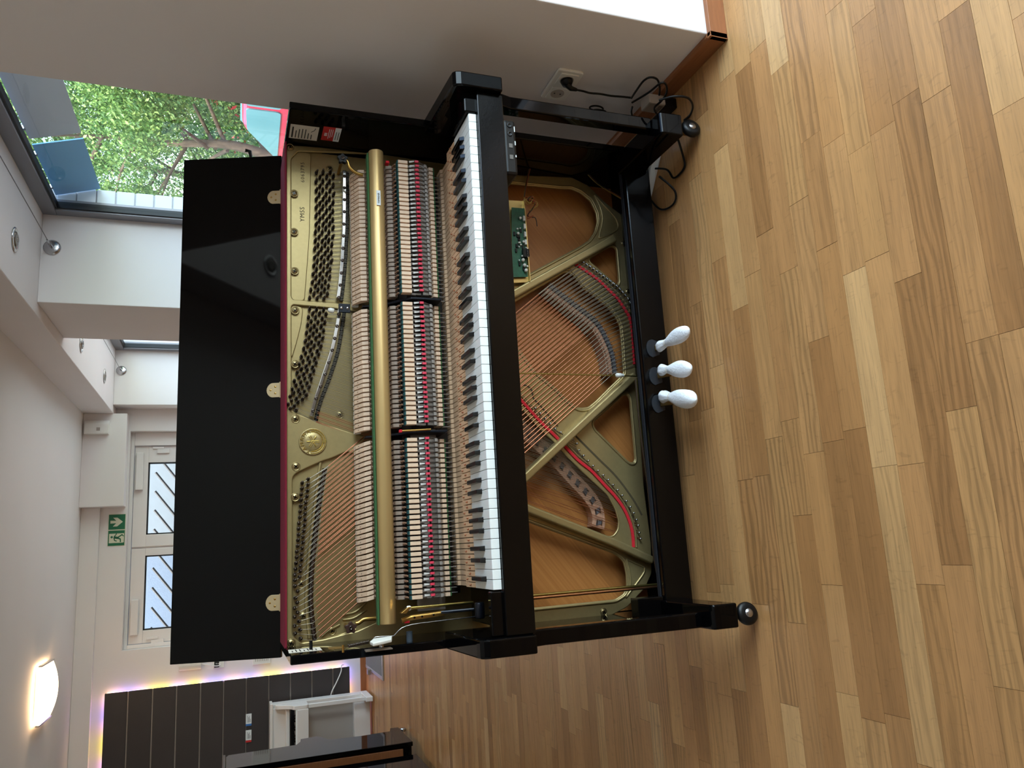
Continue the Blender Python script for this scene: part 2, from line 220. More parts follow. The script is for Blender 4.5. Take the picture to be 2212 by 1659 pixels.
def oak(name, per_island):
    """lacquered oak strip: every plank has its own tone, pores, rays and cathedral grain"""
    M = bpy.data.materials.new(name); M.use_nodes = True
    n = M.node_tree.nodes; L = M.node_tree.links; b = n['Principled BSDF']
    geo = n.new('ShaderNodeNewGeometry')
    if per_island: rnd = geo.outputs['Random Per Island']
    else: rnd = n.new('ShaderNodeObjectInfo').outputs['Random']
    off = n.new('ShaderNodeMath'); off.operation = 'MULTIPLY'; off.inputs[1].default_value = 317.0; L.new(rnd, off.inputs[0])
    fr = n.new('ShaderNodeTexWhiteNoise'); fr.noise_dimensions = '1D'; L.new(off.outputs[0], fr.inputs['W'])
    add = n.new('ShaderNodeVectorMath'); add.operation = 'ADD'
    cmb = n.new('ShaderNodeVectorMath'); cmb.operation = 'SCALE'; L.new(fr.outputs['Color'], cmb.inputs[0]); cmb.inputs['Scale'].default_value = 40.0
    L.new(geo.outputs['Position'], add.inputs[0]); L.new(cmb.outputs[0], add.inputs[1])
    P = add.outputs[0]
    def mapped(sc):
        mp = n.new('ShaderNodeMapping'); mp.inputs['Scale'].default_value = sc; L.new(P, mp.inputs['Vector']); return mp.outputs[0]
    def noise(vec, s, d, dist=0.0):
        t = n.new('ShaderNodeTexNoise'); t.inputs['Scale'].default_value = s; t.inputs['Detail'].default_value = d; t.inputs['Distortion'].default_value = dist
        L.new(vec, t.inputs['Vector']); return t.outputs['Fac']
    tone = n.new('ShaderNodeValToRGB'); L.new(rnd, tone.inputs['Fac'])
    cr = tone.color_ramp
    cr.elements[0].position = 0.0; cr.elements[0].color = lin((162, 115, 70)) + (1,)
    cr.elements[1].position = 1.0; cr.elements[1].color = lin((206, 163, 112)) + (1,)
    for p, c in ((0.10, (170, 122, 75)), (0.25, (184, 135, 86)), (0.42, (181, 131, 81)), (0.60, (190, 142, 90)), (0.78, (188, 139, 89)), (0.90, (198, 152, 99))):
        e = cr.elements.new(p); e.color = lin(c) + (1,)
    wv = n.new('ShaderNodeTexWave'); wv.wave_type = 'BANDS'; wv.bands_direction = 'Y'; wv.inputs['Scale'].default_value = 17
    wv.inputs['Distortion'].default_value = 11.0; wv.inputs['Detail'].default_value = 2.5; wv.inputs['Detail Scale'].default_value = 1.1
    L.new(mapped((0.16, 1.0, 1.0)), wv.inputs['Vector'])
    pores = noise(mapped((14, 330, 60)), 1.0, 4)
    broad = noise(mapped((2.2, 22, 5)), 1.0, 3, 0.6)
    fleck = noise(mapped((50, 16, 10)), 1.0, 2, 2.0)
    # how strongly the cathedral grain shows differs from plank to plank
    gs = n.new('ShaderNodeMapRange'); L.new(fr.outputs['Value'], gs.inputs['Value']); gs.inputs['From Min'].default_value = 0.3
    gs.inputs['To Min'].default_value = -0.05; gs.inputs['To Max'].default_value = 0.30; gs.clamp = True
    def mul(a, bb):
        x = n.new('ShaderNodeMath'); x.operation = 'MULTIPLY'
        for i, v in enumerate((a, bb)):
            if isinstance(v, float): x.inputs[i].default_value = v
            else: L.new(v, x.inputs[i])
        return x.outputs[0]
    def rng(v, a0, a1, b0, b1):
        x = n.new('ShaderNodeMapRange'); L.new(v, x.inputs['Value'])
        x.inputs['From Min'].default_value = a0; x.inputs['From Max'].default_value = a1; x.inputs['To Min'].default_value = b0; x.inputs['To Max'].default_value = b1
        return x.outputs[0]
    g = mul(rng(wv.outputs['Fac'], 0.15, 0.7, 1.0, 0.0), gs.outputs[0])
    inv = n.new('ShaderNodeMath'); inv.operation = 'SUBTRACT'; inv.inputs[0].default_value = 1.0; L.new(g, inv.inputs[1])
    k = mul(inv.outputs[0], rng(pores, 0.3, 0.52, 0.80, 1.0))
    k = mul(k, rng(broad, 0.3, 0.7, 0.89, 1.08))
    k = mul(k, rng(fleck, 0.62, 0.72, 1.0, 0.86))
    sc = n.new('ShaderNodeVectorMath'); sc.operation = 'SCALE'; L.new(tone.outputs['Color'], sc.inputs[0]); L.new(k, sc.inputs['Scale'])
    L.new(sc.outputs[0], b.inputs['Base Color'])
    L.new(rng(pores, 0.3, 0.7, 0.42, 0.30), b.inputs['Roughness'])
    bp = n.new('ShaderNodeBump'); bp.inputs['Strength'].default_value = 0.12; bp.inputs['Distance'].default_value = 0.001
    L.new(pores, bp.inputs['Height']); L.new(bp.outputs[0], b.inputs['Normal'])
    MATS[name] = M
    return M

def boards_wood(name, base, dark, scale, rot):
    """spruce soundboard: narrow glued boards with straight growth rings, laid diagonally"""
    M = bpy.data.materials.new(name); M.use_nodes = True
    n = M.node_tree.nodes; L = M.node_tree.links; b = n['Principled BSDF']
    tc = n.new('ShaderNodeTexCoord')
    mp = n.new('ShaderNodeMapping'); mp.inputs['Rotation'].default_value = (0, rot, 0); L.new(tc.outputs['Object'], mp.inputs['Vector'])
    sx = n.new('ShaderNodeSeparateXYZ'); L.new(mp.outputs[0], sx.inputs[0])
    fl = n.new('ShaderNodeMath'); fl.operation = 'MULTIPLY'; fl.inputs[1].default_value = 11.0; L.new(sx.outputs['Z'], fl.inputs[0])
    fo = n.new('ShaderNodeMath'); fo.operation = 'FLOOR'; L.new(fl.outputs[0], fo.inputs[0])
    wn = n.new('ShaderNodeTexWhiteNoise'); wn.noise_dimensions = '1D'; L.new(fo.outputs[0], wn.inputs['W'])
    m2 = n.new('ShaderNodeMapping'); m2.inputs['Scale'].default_value = (0.7, 1, 170); L.new(mp.outputs[0], m2.inputs['Vector'])
    t = n.new('ShaderNodeTexNoise'); t.inputs['Scale'].default_value = 1.0; t.inputs['Detail'].default_value = 3; L.new(m2.outputs[0], t.inputs['Vector'])
    r1 = n.new('ShaderNodeMapRange'); L.new(t.outputs['Fac'], r1.inputs['Value']); r1.inputs['From Min'].default_value = .3; r1.inputs['From Max'].default_value = .7
    mx = n.new('ShaderNodeMix'); mx.data_type = 'RGBA'; mx.inputs[6].default_value = lin(dark) + (1,); mx.inputs[7].default_value = lin(base) + (1,)
    L.new(r1.outputs[0], mx.inputs[0])
    r2 = n.new('ShaderNodeMapRange'); L.new(wn.outputs['Value'], r2.inputs['Value']); r2.inputs['To Min'].default_value = .84; r2.inputs['To Max'].default_value = 1.1
    sc = n.new('ShaderNodeVectorMath'); sc.operation = 'SCALE'; L.new(mx.outputs[2], sc.inputs[0]); L.new(r2.outputs[0], sc.inputs['Scale'])
    L.new(sc.outputs[0], b.inputs['Base Color']); b.inputs['Roughness'].default_value = 0.35
    MATS[name] = M
    return M

def glass_pane(name, tint, k):
    M = bpy.data.materials.new(name); M.use_nodes = True
    n = M.node_tree.nodes; L = M.node_tree.links
    n.remove(n['Principled BSDF'])
    tr = n.new('ShaderNodeBsdfTransparent'); tr.inputs['Color'].default_value = tint + (1,)
    gl = n.new('ShaderNodeBsdfGlossy'); gl.inputs['Roughness'].default_value = 0.0
    fr = n.new('ShaderNodeFresnel'); fr.inputs['IOR'].default_value = 1.5
    ge = n.new('ShaderNodeNewGeometry'); sb = n.new('ShaderNodeMath'); sb.operation = 'SUBTRACT'; sb.inputs[0].default_value = k; sb.use_clamp = True
    L.new(ge.outputs['Backfacing'], sb.inputs[1])
    mu = n.new('ShaderNodeMath'); mu.operation = 'MULTIPLY'; mu.use_clamp = True
    L.new(fr.outputs[0], mu.inputs[0]); L.new(sb.outputs[0], mu.inputs[1])
    mx = n.new('ShaderNodeMixShader'); L.new(mu.outputs[0], mx.inputs[0]); L.new(tr.outputs[0], mx.inputs[1]); L.new(gl.outputs[0], mx.inputs[2])
    L.new(mx.outputs[0], n['Material Output'].inputs[0])
    MATS[name] = M
    return M

def led_mat(name):
    M = bpy.data.materials.new(name); M.use_nodes = True
    n = M.node_tree.nodes; L = M.node_tree.links; b = n['Principled BSDF']
    g = n.new('ShaderNodeNewGeometry'); sx = n.new('ShaderNodeSeparateXYZ'); L.new(g.outputs['Position'], sx.inputs[0])
    ad = n.new('ShaderNodeMath'); ad.operation = 'ADD'; L.new(sx.outputs['X'], ad.inputs[0]); L.new(sx.outputs['Z'], ad.inputs[1])
    t = n.new('ShaderNodeTexNoise'); t.noise_dimensions = '1D'; t.inputs['Scale'].default_value = 4.0; t.inputs['Detail'].default_value = 0; L.new(ad.outputs[0], t.inputs['W'])
    r = n.new('ShaderNodeValToRGB'); L.new(t.outputs['Fac'], r.inputs['Fac'])
    r.color_ramp.elements[0].position = 0.34; r.color_ramp.elements[0].color = (1.0, 0.75, 0.05, 1)
    r.color_ramp.elements[1].position = 0.66; r.color_ramp.elements[1].color = (0.30, 0.25, 1.0, 1)
    e = r.color_ramp.elements.new(0.45); e.color = (1.0, 0.55, 0.35, 1)
    e = r.color_ramp.elements.new(0.55); e.color = (0.95, 0.45, 0.85, 1)
    L.new(r.outputs[0], b.inputs['Emission Color']); b.inputs['Emission Strength'].default_value = 3.0
    MATS[name] = M
    return M

def leaf_mat(name, c1, c2, c3):
    M = bpy.data.materials.new(name); M.use_nodes = True
    n = M.node_tree.nodes; L = M.node_tree.links; b = n['Principled BSDF']
    g = n.new('ShaderNodeNewGeometry'); r = n.new('ShaderNodeValToRGB'); L.new(g.outputs['Random Per Island'], r.inputs['Fac'])
    r.color_ramp.elements[0].color = lin(c1) + (1,); r.color_ramp.elements[1].color = lin(c3) + (1,)
    e = r.color_ramp.elements.new(0.5); e.color = lin(c2) + (1,)
    L.new(r.outputs[0], b.inputs['Base Color']); b.inputs['Roughness'].default_value = 0.45
    t = n.new('ShaderNodeBsdfTranslucent'); L.new(r.outputs[0], t.inputs['Color'])
    mx = n.new('ShaderNodeMixShader'); mx.inputs[0].default_value = 0.35
    L.new(b.outputs[0], mx.inputs[1]); L.new(t.outputs[0], mx.inputs[2]); L.new(mx.outputs[0], n['Material Output'].inputs[0])
    MATS[name] = M
    return M

m_wall = mat('white_paint', (228, 222, 220), 0.85, noise=0.015, nscale=3, bump=0.05, bscale=350)
m_ceil = mat('ceiling_paint', (226, 222, 218), 0.9, noise=0.015, nscale=2)
m_black = mat('polished_black', (4, 4, 5), 0.04, noise=0.2, nscale=4, spec=0.18)
m_blackd = mat('satin_black', (7, 6, 6), 0.16, bump=0.08, bscale=120, spec=0.24)
m_gold = mat('gold_bronze_paint', (166, 147, 102), 0.36, 0.60, noise=0.05, nscale=90, bump=0.05, bscale=600)
m_goldp = mat('gold_emblem', (205, 178, 100), 0.27, 0.85, noise=0.05, nscale=60)
m_hinge = mat('pale_brass', (212, 190, 150), 0.4, 0.7, noise=0.05, nscale=40)
m_rail = mat('gold_anodised', (200, 168, 114), 0.45, 0.65, noise=0.03, nscale=300, stretch=(0.1, 8, 8))
m_brass = mat('brass', (190, 150, 82), 0.28, 0.95, noise=0.08, nscale=40)
m_brassr = mat('zinc_yellow_rod', (178, 160, 92), 0.22, 0.95, noise=0.2, nscale=12)
m_steel = mat('steel', (190, 190, 192), 0.2, 0.95, noise=0.05, nscale=50)
m_dsteel = mat('dark_steel_pin', (92, 82, 78), 0.22, 0.95, noise=0.1, nscale=200)
m_string = mat('steel_wire', (160, 150, 135), 0.3, 0.9, noise=0.05, nscale=200)
m_copper = mat('copper_winding', (184, 124, 94), 0.34, 0.9, noise=0.1, nscale=300)
m_maple = mat('pale_maple', (222, 190, 162), 0.55, noise=0.07, nscale=60, stretch=(6, 1, 1), rand=0.06)
m_maple2 = mat('key_spruce', (214, 176, 140), 0.55, noise=0.10, nscale=40, stretch=(8, 0.4, 4), rand=0.07)
m_brownw = mat('brown_hammer_wood', (150, 112, 88), 0.5, noise=0.12, nscale=60, rand=0.08)
m_greyw = mat('butt_wood', (158, 138, 124), 0.55, noise=0.10, nscale=80, rand=0.06)
m_felt = mat('white_felt', (235, 228, 220), 0.95, noise=0.04, nscale=150, bump=0.3, bscale=500)
m_redfelt = mat('crimson_felt', (132, 8, 42), 0.92, noise=0.08, nscale=120, bump=0.3, bscale=600)
m_red = mat('red_felt', (200, 22, 38), 0.85, noise=0.10, nscale=200, bump=0.3, bscale=500)
m_pink = mat('red_tape_tip', (214, 58, 82), 0.6, noise=0.1, nscale=200)
m_green = mat('green_felt', (50, 92, 50), 0.9, noise=0.08, nscale=200, bump=0.3, bscale=500)
m_teal = mat('teal_felt', (18, 78, 80), 0.9, noise=0.08, nscale=200)
m_ivory = mat('white_key_plastic', (240, 242, 240), 0.12, noise=0.01, nscale=10)
m_ebony = mat('black_key_plastic', (14, 14, 15), 0.16, noise=0.2, nscale=20)
m_plast = mat('white_plastic', (232, 230, 224), 0.35, noise=0.02, nscale=20)
m_clear = mat('grey_clear_plastic', (150, 140, 132), 0.25, noise=0.1, nscale=40)
m_bplast = mat('black_plastic', (9, 9, 10), 0.4, noise=0.1, nscale=40, spec=0.3)
m_bluebl = mat('blue_black_steel', (22, 26, 36), 0.3, 0.4, noise=0.1, nscale=40)
m_spruce = boards_wood('soundboard_spruce', (188, 126, 68), (172, 110, 56), 1, math.radians(38))
m_pcb = mat('circuit_board_green', (22, 92, 66), 0.4, noise=0.25, nscale=90)
m_tray = mat('passivated_tray', (206, 182, 120), 0.3, 0.8, noise=0.25, nscale=8)
m_paper = mat('printed_paper', (206, 196, 182), 0.7, noise=0.03, nscale=30)
m_paperw = mat('white_sticker', (225, 230, 232), 0.6, noise=0.02, nscale=30)
m_ink = mat('black_ink', (30, 28, 28), 0.7, noise=0.1, nscale=100)
m_inkg = mat('dark_engraving', (62, 52, 30), 0.6, noise=0.1, nscale=100)
m_sred = mat('red_sticker', (190, 40, 40), 0.6, noise=0.05, nscale=30)
m_sblue = mat('blue_print', (52, 110, 180), 0.6, noise=0.05, nscale=30)
m_wood = mat('brown_oak_skirting', (148, 92, 54), 0.45, noise=0.14, nscale=14, stretch=(1, 1, 12), bump=0.1, bscale=60)
m_wpiano = mat('white_satin_case', (226, 220, 214), 0.35, noise=0.01, nscale=10)
m_slat = mat('charcoal_board', (56, 50, 49), 0.55, noise=0.06, nscale=8, rand=0.03)
m_alu = mat('aluminium_groove', (168, 158, 150), 0.35, 0.8, noise=0.05, nscale=30)
m_frame = mat('grey_window_frame', (128, 128, 134), 0.35, 0.3, noise=0.03, nscale=10)
m_gasket = mat('rubber_gasket', (16, 18, 22), 0.5, noise=0.1, nscale=40)
m_pvc = mat('white_door_frame', (232, 226, 224), 0.3, noise=0.01, nscale=10)
m_sgreen = mat('safety_green', (24, 104, 68), 0.5, noise=0.04, nscale=30)
m_sglow = mat('pale_luminous_print', (214, 212, 186), 0.6, noise=0.02, nscale=30)
m_cloth = mat('white_fleece', (238, 240, 244), 0.95, noise=0.03, nscale=60, bump=0.8, bscale=160)
m_elastic = mat('elastic_band', (220, 205, 180), 0.7, noise=0.05, nscale=100)
m_matgrey = mat('grey_mat_pile', (128, 124, 124), 0.95, noise=0.30, nscale=260, bump=0.6, bscale=400)
m_matedge = mat('aluminium_edging', (190, 186, 180), 0.35, 0.7, noise=0.05, nscale=40)
m_lampglass = mat('lit_opal_glass', (255, 240, 220), 0.3, noise=0.01, nscale=5, emis=(255, 214, 168), estr=9.0)
m_chrome = mat('chrome', (210, 208, 204), 0.12, 0.95, noise=0.03, nscale=30)
m_lens = mat('downlight_glass', (120, 110, 100), 0.1, 0.5, noise=0.1, nscale=50)
m_greyp = mat('grey_plastic', (170, 160, 150), 0.4, noise=0.03, nscale=40)
m_glass = glass_pane('window_glass', (0.93, 0.97, 0.96), 1.0)
m_led = led_mat('led_strip_glow')
m_oak = oak('oak_strip', False)
m_oaks = oak('oak_strip_far', True)
m_bark = mat('bark', (92, 76, 60), 0.9, noise=0.25, nscale=20, bump=0.6, bscale=30)
m_leaf = [leaf_mat('leaves_fresh', (58, 96, 42), (104, 142, 70), (164, 190, 108)),
          leaf_mat('leaves_mid', (44, 80, 44), (80, 120, 68), (132, 166, 98)),
          leaf_mat('leaves_dark', (28, 54, 28), (54, 86, 42), (96, 128, 62))]
m_petal = leaf_mat('red_petals', (170, 30, 40), (220, 60, 70), (240, 120, 120))
m_pave = mat('grey_paving', (128, 124, 118), 0.9, noise=0.2, nscale=3)
m_grass = mat('grass', (96, 128, 66), 0.95, noise=0.3, nscale=6)
m_carred = mat('car_red_paint', (196, 36, 62), 0.2, noise=0.03, nscale=5, coat=0.5)
m_carglass = mat('car_glass', (84, 128, 134), 0.08, noise=0.05, nscale=4)
m_carbl = mat('tyre_black', (18, 18, 20), 0.6, noise=0.1, nscale=40)
m_blue = mat('blue_panel', (112, 180, 232), 0.5, noise=0.03, nscale=5)
m_pgrey = mat('grey_panel', (212, 212, 226), 0.5, noise=0.03, nscale=5)
m_clad = mat('white_cladding', (226, 230, 236), 0.5, noise=0.02, nscale=8)
m_outw = mat('blue_grey_render', (132, 140, 150), 0.9, noise=0.06, nscale=30, bump=0.8, bscale=60)
m_outg = mat('grey_outer_wall', (150, 152, 150), 0.8, noise=0.05, nscale=10)
m_rust = mat('dark_baluster', (52, 48, 46), 0.5, noise=0.2, nscale=30)
m_wire = [mat('wire_yellow', (190, 160, 80), 0.5, noise=0.05, nscale=60), mat('wire_orange', (170, 84, 44), 0.5, noise=0.05, nscale=60), mat('wire_dark', (40, 34, 34), 0.5, noise=0.05, nscale=60)]

# ---------------------------------------------------------------- mesh helpers
class MB:
    def __init__(s): s.v = []; s.f = []; s.m = []; s.sm = []
    def add(s, vs, fs, mi=0, smooth=False):
        o = len(s.v); s.v += [tuple(v) for v in vs]; s.f += [tuple(i + o for i in f) for f in fs]
        s.m += [mi] * len(fs); s.sm += [smooth] * len(fs); return s
    def box(s, x0, x1, y0, y1, z0, z1, mi=0):
        vs = [(x0, y0, z0), (x1, y0, z0), (x1, y1, z0), (x0, y1, z0), (x0, y0, z1), (x1, y0, z1), (x1, y1, z1), (x0, y1, z1)]
        return s.add(vs, [(0, 3, 2, 1), (4, 5, 6, 7), (0, 1, 5, 4), (1, 2, 6, 5), (2, 3, 7, 6), (3, 0, 4, 7)], mi)
    def prism(s, pts, axis, a, b, mi=0, smooth=False):
        """polygon in the two other axes (x,y,z order), extruded along axis from a to b"""
        def P(p, t):
            return (t, p[0], p[1]) if axis == 0 else (p[0], t, p[1]) if axis == 1 else (p[0], p[1], t)
        n = len(pts); area = sum(pts[i][0] * pts[(i + 1) % n][1] - pts[(i + 1) % n][0] * pts[i][1] for i in range(n))
        if area < 0: pts = pts[::-1]
        vs = [P(p, a) for p in pts] + [P(p, b) for p in pts]
        flip = (axis == 1) != (b < a)
        caps = [tuple(range(n))[::-1], tuple(range(n, 2 * n))]; sides = [(i, (i + 1) % n, n + (i + 1) % n, n + i) for i in range(n)]
        if flip: caps = [c[::-1] for c in caps]; sides = [q[::-1] for q in sides]
        s.add(vs, caps + sides, mi)
        if smooth: s.sm[-n:] = [True] * n
        return s
    def tube(s, pts, r, n=8, mi=0, cap=True, smooth=True):
        pts = [Vector(p) for p in pts]; rs = r if isinstance(r, (list, tuple)) else [r] * len(pts)
        vs = []; prev = None
        for i, p in enumerate(pts):
            t = (pts[min(i + 1, len(pts) - 1)] - pts[max(i - 1, 0)])
            if t.length < 1e-9: t = Vector((0, 0, 1))
            t.normalize()
            if prev is None:
                a = Vector((0, 0, 1)) if abs(t.z) < 0.9 else Vector((1, 0, 0)); u = t.cross(a).normalized()
            else:
                u = (prev - t * prev.dot(t)); u = u.normalized() if u.length > 1e-6 else t.orthogonal().normalized()
            prev = u; w = t.cross(u)
            for k in range(n):
                an = 2 * math.pi * k / n; vs.append(p + (u * math.cos(an) + w * math.sin(an)) * rs[i])
        fs = [(i * n + k, i * n + (k + 1) % n, (i + 1) * n + (k + 1) % n, (i + 1) * n + k) for i in range(len(pts) - 1) for k in range(n)]
        s.add(vs, fs, mi, smooth)
        if cap:
            s.add(vs[:n], [tuple(range(n))[::-1]], mi); s.add(vs[-n:], [tuple(range(n))], mi)
        return s
    def lathe(s, prof, c, axis=(0, 0, 1), n=16, mi=0, smooth=True):
        """prof: list of (radius, height along axis)"""
        ax = Vector(axis).normalized(); u = ax.orthogonal().normalized(); w = ax.cross(u); c = Vector(c); vs = []
        for r, h in prof:
            for k in range(n):
                an = 2 * math.pi * k / n; vs.append(c + ax * h + (u * math.cos(an) + w * math.sin(an)) * max(r, 1e-5))
        fs = [(i * n + k, i * n + (k + 1) % n, (i + 1) * n + (k + 1) % n, (i + 1) * n + k) for i in range(len(prof) - 1) for k in range(n)]
        fs += [tuple(range(n))[::-1], tuple(range((len(prof) - 1) * n, len(prof) * n))]
        return s.add(vs, fs, mi, smooth)
    def mesh(s, name, mats):
        me = bpy.data.meshes.new(name); me.from_pydata(s.v, [], s.f)
        for mm in (mats if isinstance(mats, (list, tuple)) else [mats]): me.materials.append(mm)
        me.polygons.foreach_set('material_index', s.m); me.polygons.foreach_set('use_smooth', s.sm); me.update(); return me
    def build(s, name, mats, parent=None, bevel=0.0, seg=2, loc=None):
        return put(name, s.mesh(name, mats), parent, bevel, seg, loc)
def put(name, me, parent=None, bevel=0.0, seg=2, loc=None):
    o = bpy.data.objects.new(name, me); COL.objects.link(o)
    if parent: o.parent = parent
    if loc: o.location = loc
    if bevel:
        b = o.modifiers.new('bevel', 'BEVEL'); b.width = bevel; b.segments = seg; b.limit_method = 'ANGLE'; b.angle_limit = math.radians(40); b.harden_normals = False
    return o
def tag(o, label=None, cat=None, group=None, kind=None):
    if label: o['label'] = label
    if cat: o['category'] = cat
    if group: o['group'] = group
    if kind: o['kind'] = kind
    return o
def thing(name, label, cat, group=None, loc=(0, 0, 0)):
    o = bpy.data.objects.new(name, None); COL.objects.link(o); o.empty_display_size = 0.05; o.location = loc
    return tag(o, label, cat, group)
def struct(o): o['kind'] = 'structure'; return o
def smooth_path(pts, n=6):
    """Catmull-Rom through the points"""
    P = [Vector(p) for p in pts]; out = []
    for i in range(len(P) - 1):
        p0 = P[max(i - 1, 0)]; p1 = P[i]; p2 = P[i + 1]; p3 = P[min(i + 2, len(P) - 1)]
        for k in range(n):
            t = k / n
            out.append(0.5 * ((2 * p1) + (p2 - p0) * t + (2 * p0 - 5 * p1 + 4 * p2 - p3) * t * t + (3 * p1 - p0 - 3 * p2 + p3) * t ** 3))
    return out + [P[-1]]
def round_poly(pts, r, n=4):
    out = []; N = len(pts)
    for i in range(N):
        a = Vector(pts[i - 1]).to_2d(); b = Vector(pts[i]).to_2d(); c = Vector(pts[(i + 1) % N]).to_2d()
        d1 = a - b; d2 = c - b; rr = min(r, d1.length * 0.45, d2.length * 0.45)
        p = b + d1.normalized() * rr; q = b + d2.normalized() * rr
        for k in range(n + 1):
            t = k / n; out.append(tuple((1 - t) ** 2 * p + 2 * t * (1 - t) * b + t * t * q))
    return out
def sheet(name, outer, holes, yfront, depth, m, parent, bev=0.0015, rnd=0.006):
    """cast sheet in the x-z plane with rounded cut-outs; front face at yfront, going back by depth"""
    cu = bpy.data.curves.new(name, 'CURVE'); cu.dimensions = '2D'; cu.fill_mode = 'BOTH'
    cu.extrude = max(depth / 2 - bev, 0.0002); cu.bevel_depth = bev; cu.bevel_resolution = 2
    for poly in [outer] + list(holes):
        pp = round_poly(poly, rnd) if rnd else poly
        sp = cu.splines.new('POLY'); sp.points.add(len(pp) - 1); sp.use_cyclic_u = True
        for i, p in enumerate(pp): sp.points[i].co = (p[0], p[1], 0, 1)
    t = bpy.data.objects.new(name, cu); COL.objects.link(t)
    dg = bpy.context.evaluated_depsgraph_get(); me = bpy.data.meshes.new_from_object(t.evaluated_get(dg))
    bpy.data.objects.remove(t); bpy.data.curves.remove(cu)
    yc = yfront + depth / 2
    me.transform(Matrix(((1, 0, 0, 0), (0, 0, -1, yc), (0, 1, 0, 0), (0, 0, 0, 1))))
    me.name = name; me.materials.clear(); me.materials.append(m)
    return put(name, me, parent)
def text(name, s, size, m, parent, mw, ext=0.0004, align='LEFT', space=1.0):
    cu = bpy.data.curves.new(name, 'FONT'); cu.body = s; cu.size = size; cu.extrude = ext; cu.align_x = align; cu.space_character = space; cu.resolution_u = 2
    t = bpy.data.objects.new(name, cu); COL.objects.link(t)
    dg = bpy.context.evaluated_depsgraph_get(); me = bpy.data.meshes.new_from_object(t.evaluated_get(dg))
    bpy.data.objects.remove(t); bpy.data.curves.remove(cu)
    me.transform(mw); me.name = name; me.materials.clear(); me.materials.append(m)
    return put(name, me, parent)
def face_y(x, y, z, rot=0.0):      # text plane facing -y
    return Matrix.Translation((x, y, z)) @ Matrix.Rotation(math.radians(90), 4, 'X') @ Matrix.Rotation(rot, 4, 'Z')
def face_x(x, y, z):               # text plane facing -x, read from the left
    return Matrix.Translation((x, y, z)) @ Matrix.Rotation(math.radians(-90), 4, 'Z') @ Matrix.Rotation(math.radians(90), 4, 'X')
def ribbon(pts, w):
    """2-D band polygon of width w along a polyline"""
    L = []; R = []
    for i in range(len(pts)):
        a = Vector(pts[max(i - 1, 0)]); b = Vector(pts[min(i + 1, len(pts) - 1)]); t = (b - a).normalized(); n = Vector((-t.y, t.x)) * (w / 2)
        p = Vector(pts[i]); L.append(tuple(p + n)); R.append(tuple(p - n))
    return L + R[::-1]
def lerp(a, b, t): return a + (b - a) * t
def along(pts, t):
    """point at fraction t of a polyline's length"""
    d = [0]
    for i in range(1, len(pts)): d.append(d[-1] + math.dist(pts[i - 1], pts[i]))
    s = t * d[-1]
    for i in range(1, len(pts)):
        if s <= d[i] or i == len(pts) - 1:
            k = (s - d[i - 1]) / max(d[i] - d[i - 1], 1e-9); return tuple(lerp(pts[i - 1][j], pts[i][j], k) for j in range(len(pts[0])))
# ================================================================ THE ROOM
ZC, ZS, YF = 2.58, 2.332, 6.36          # ceiling, window-side soffit, far wall
XW = 2.10                               # inner plane of the window frames
# floor: planks 68 mm wide laid along x, each its own plank near the camera
fl = struct(MB().box(-4.2, 2.4, -6.2, 6.5, -0.06, -0.012).build('floor', m_blackd))
PW, FY0 = 0.0682, -0.7240
cands = []
rr = random.Random(11)
row0, row1 = int((-6.1 - FY0) / PW), int((6.4 - FY0) / PW)
camp = Vector((0.1105, -1.7567, 1.314))
for r in range(row0, row1):
    y0 = FY0 + r * PW; x = -4.1 - rr.random() * 0.6
    while x < 2.15:
        ln = rr.choice((0.26, 0.34, 0.42, 0.47, 0.55, 0.63)) * rr.uniform(0.9, 1.1)
        x1 = min(x + ln, 2.15); xa = max(x, -4.1)
        if x1 - xa > 0.02: cands.append((xa, x1, y0, y0 + PW))
        x += ln
def in_view(c):
    p = Vector(((c[0] + c[1]) / 2, (c[2] + c[3]) / 2, 0)) - camp; d = p.dot(CF)
    if d < 0.2: return -1
    u, v = p.dot(CR) / d * 1661, p.dot(CD) / d * 1661
    if abs(u) > 900 or v > 1180 or v < -1150: return -1
    if c[0] > 1.47 and c[3] > -0.15: return -1
    return 1 / (d * d)
sc = sorted(((in_view(c), i) for i, c in enumerate(cands)), reverse=True)
near = {i for q, i in sc[:300] if q > 0}
far = MB()
cubes = MB().box(-0.5, 0.5, -0.5, 0.5, 0, 1)
pm = cubes.mesh('plank', m_oak)
for i, (a, b, c, d) in enumerate(cands):
    g = 0.00035; zt = rr.uniform(-0.0004, 0.0002)
    if i in near:
        o = put('plank', pm, fl); o.location = ((a + b) / 2, (c + d) / 2, -0.012); o.scale = (b - a - 2 * g, d - c - 2 * g, 0.012 + zt)
    else: far.box(a + g, b - g, c + g, d - g, -0.012, zt)
tag(far.build('distant_planks', m_oaks, fl), kind='stuff')

struct(MB().box(-4.2, 1.50, -6.2, 6.5, ZC, ZC + 0.08).build('ceiling', m_ceil))
struct(MB().box(1.50, 2.165, -6.2, 6.5, ZS, ZC + 0.08).build('ceiling_soffit', m_wall, bevel=0.006))
# piers between the window bays
P1, P2 = 1.482, 1.575
for k, (x, y0, y1) in enumerate(((P1, -0.152, 0.53), (P2, 3.0, 3.77), (P2, 6.14, 6.5), (P1, -3.2, -2.6), (P1, -6.2, -5.6))):
    struct(MB().box(x, 2.165, y0, y1, 0, ZS).build('wall_right' if k == 0 else 'wall_right_pier', m_wall, bevel=0.004))
struct(MB().box(-4.3, -4.2, -6.2, 6.5, 0, ZC).build('wall_left', m_wall))
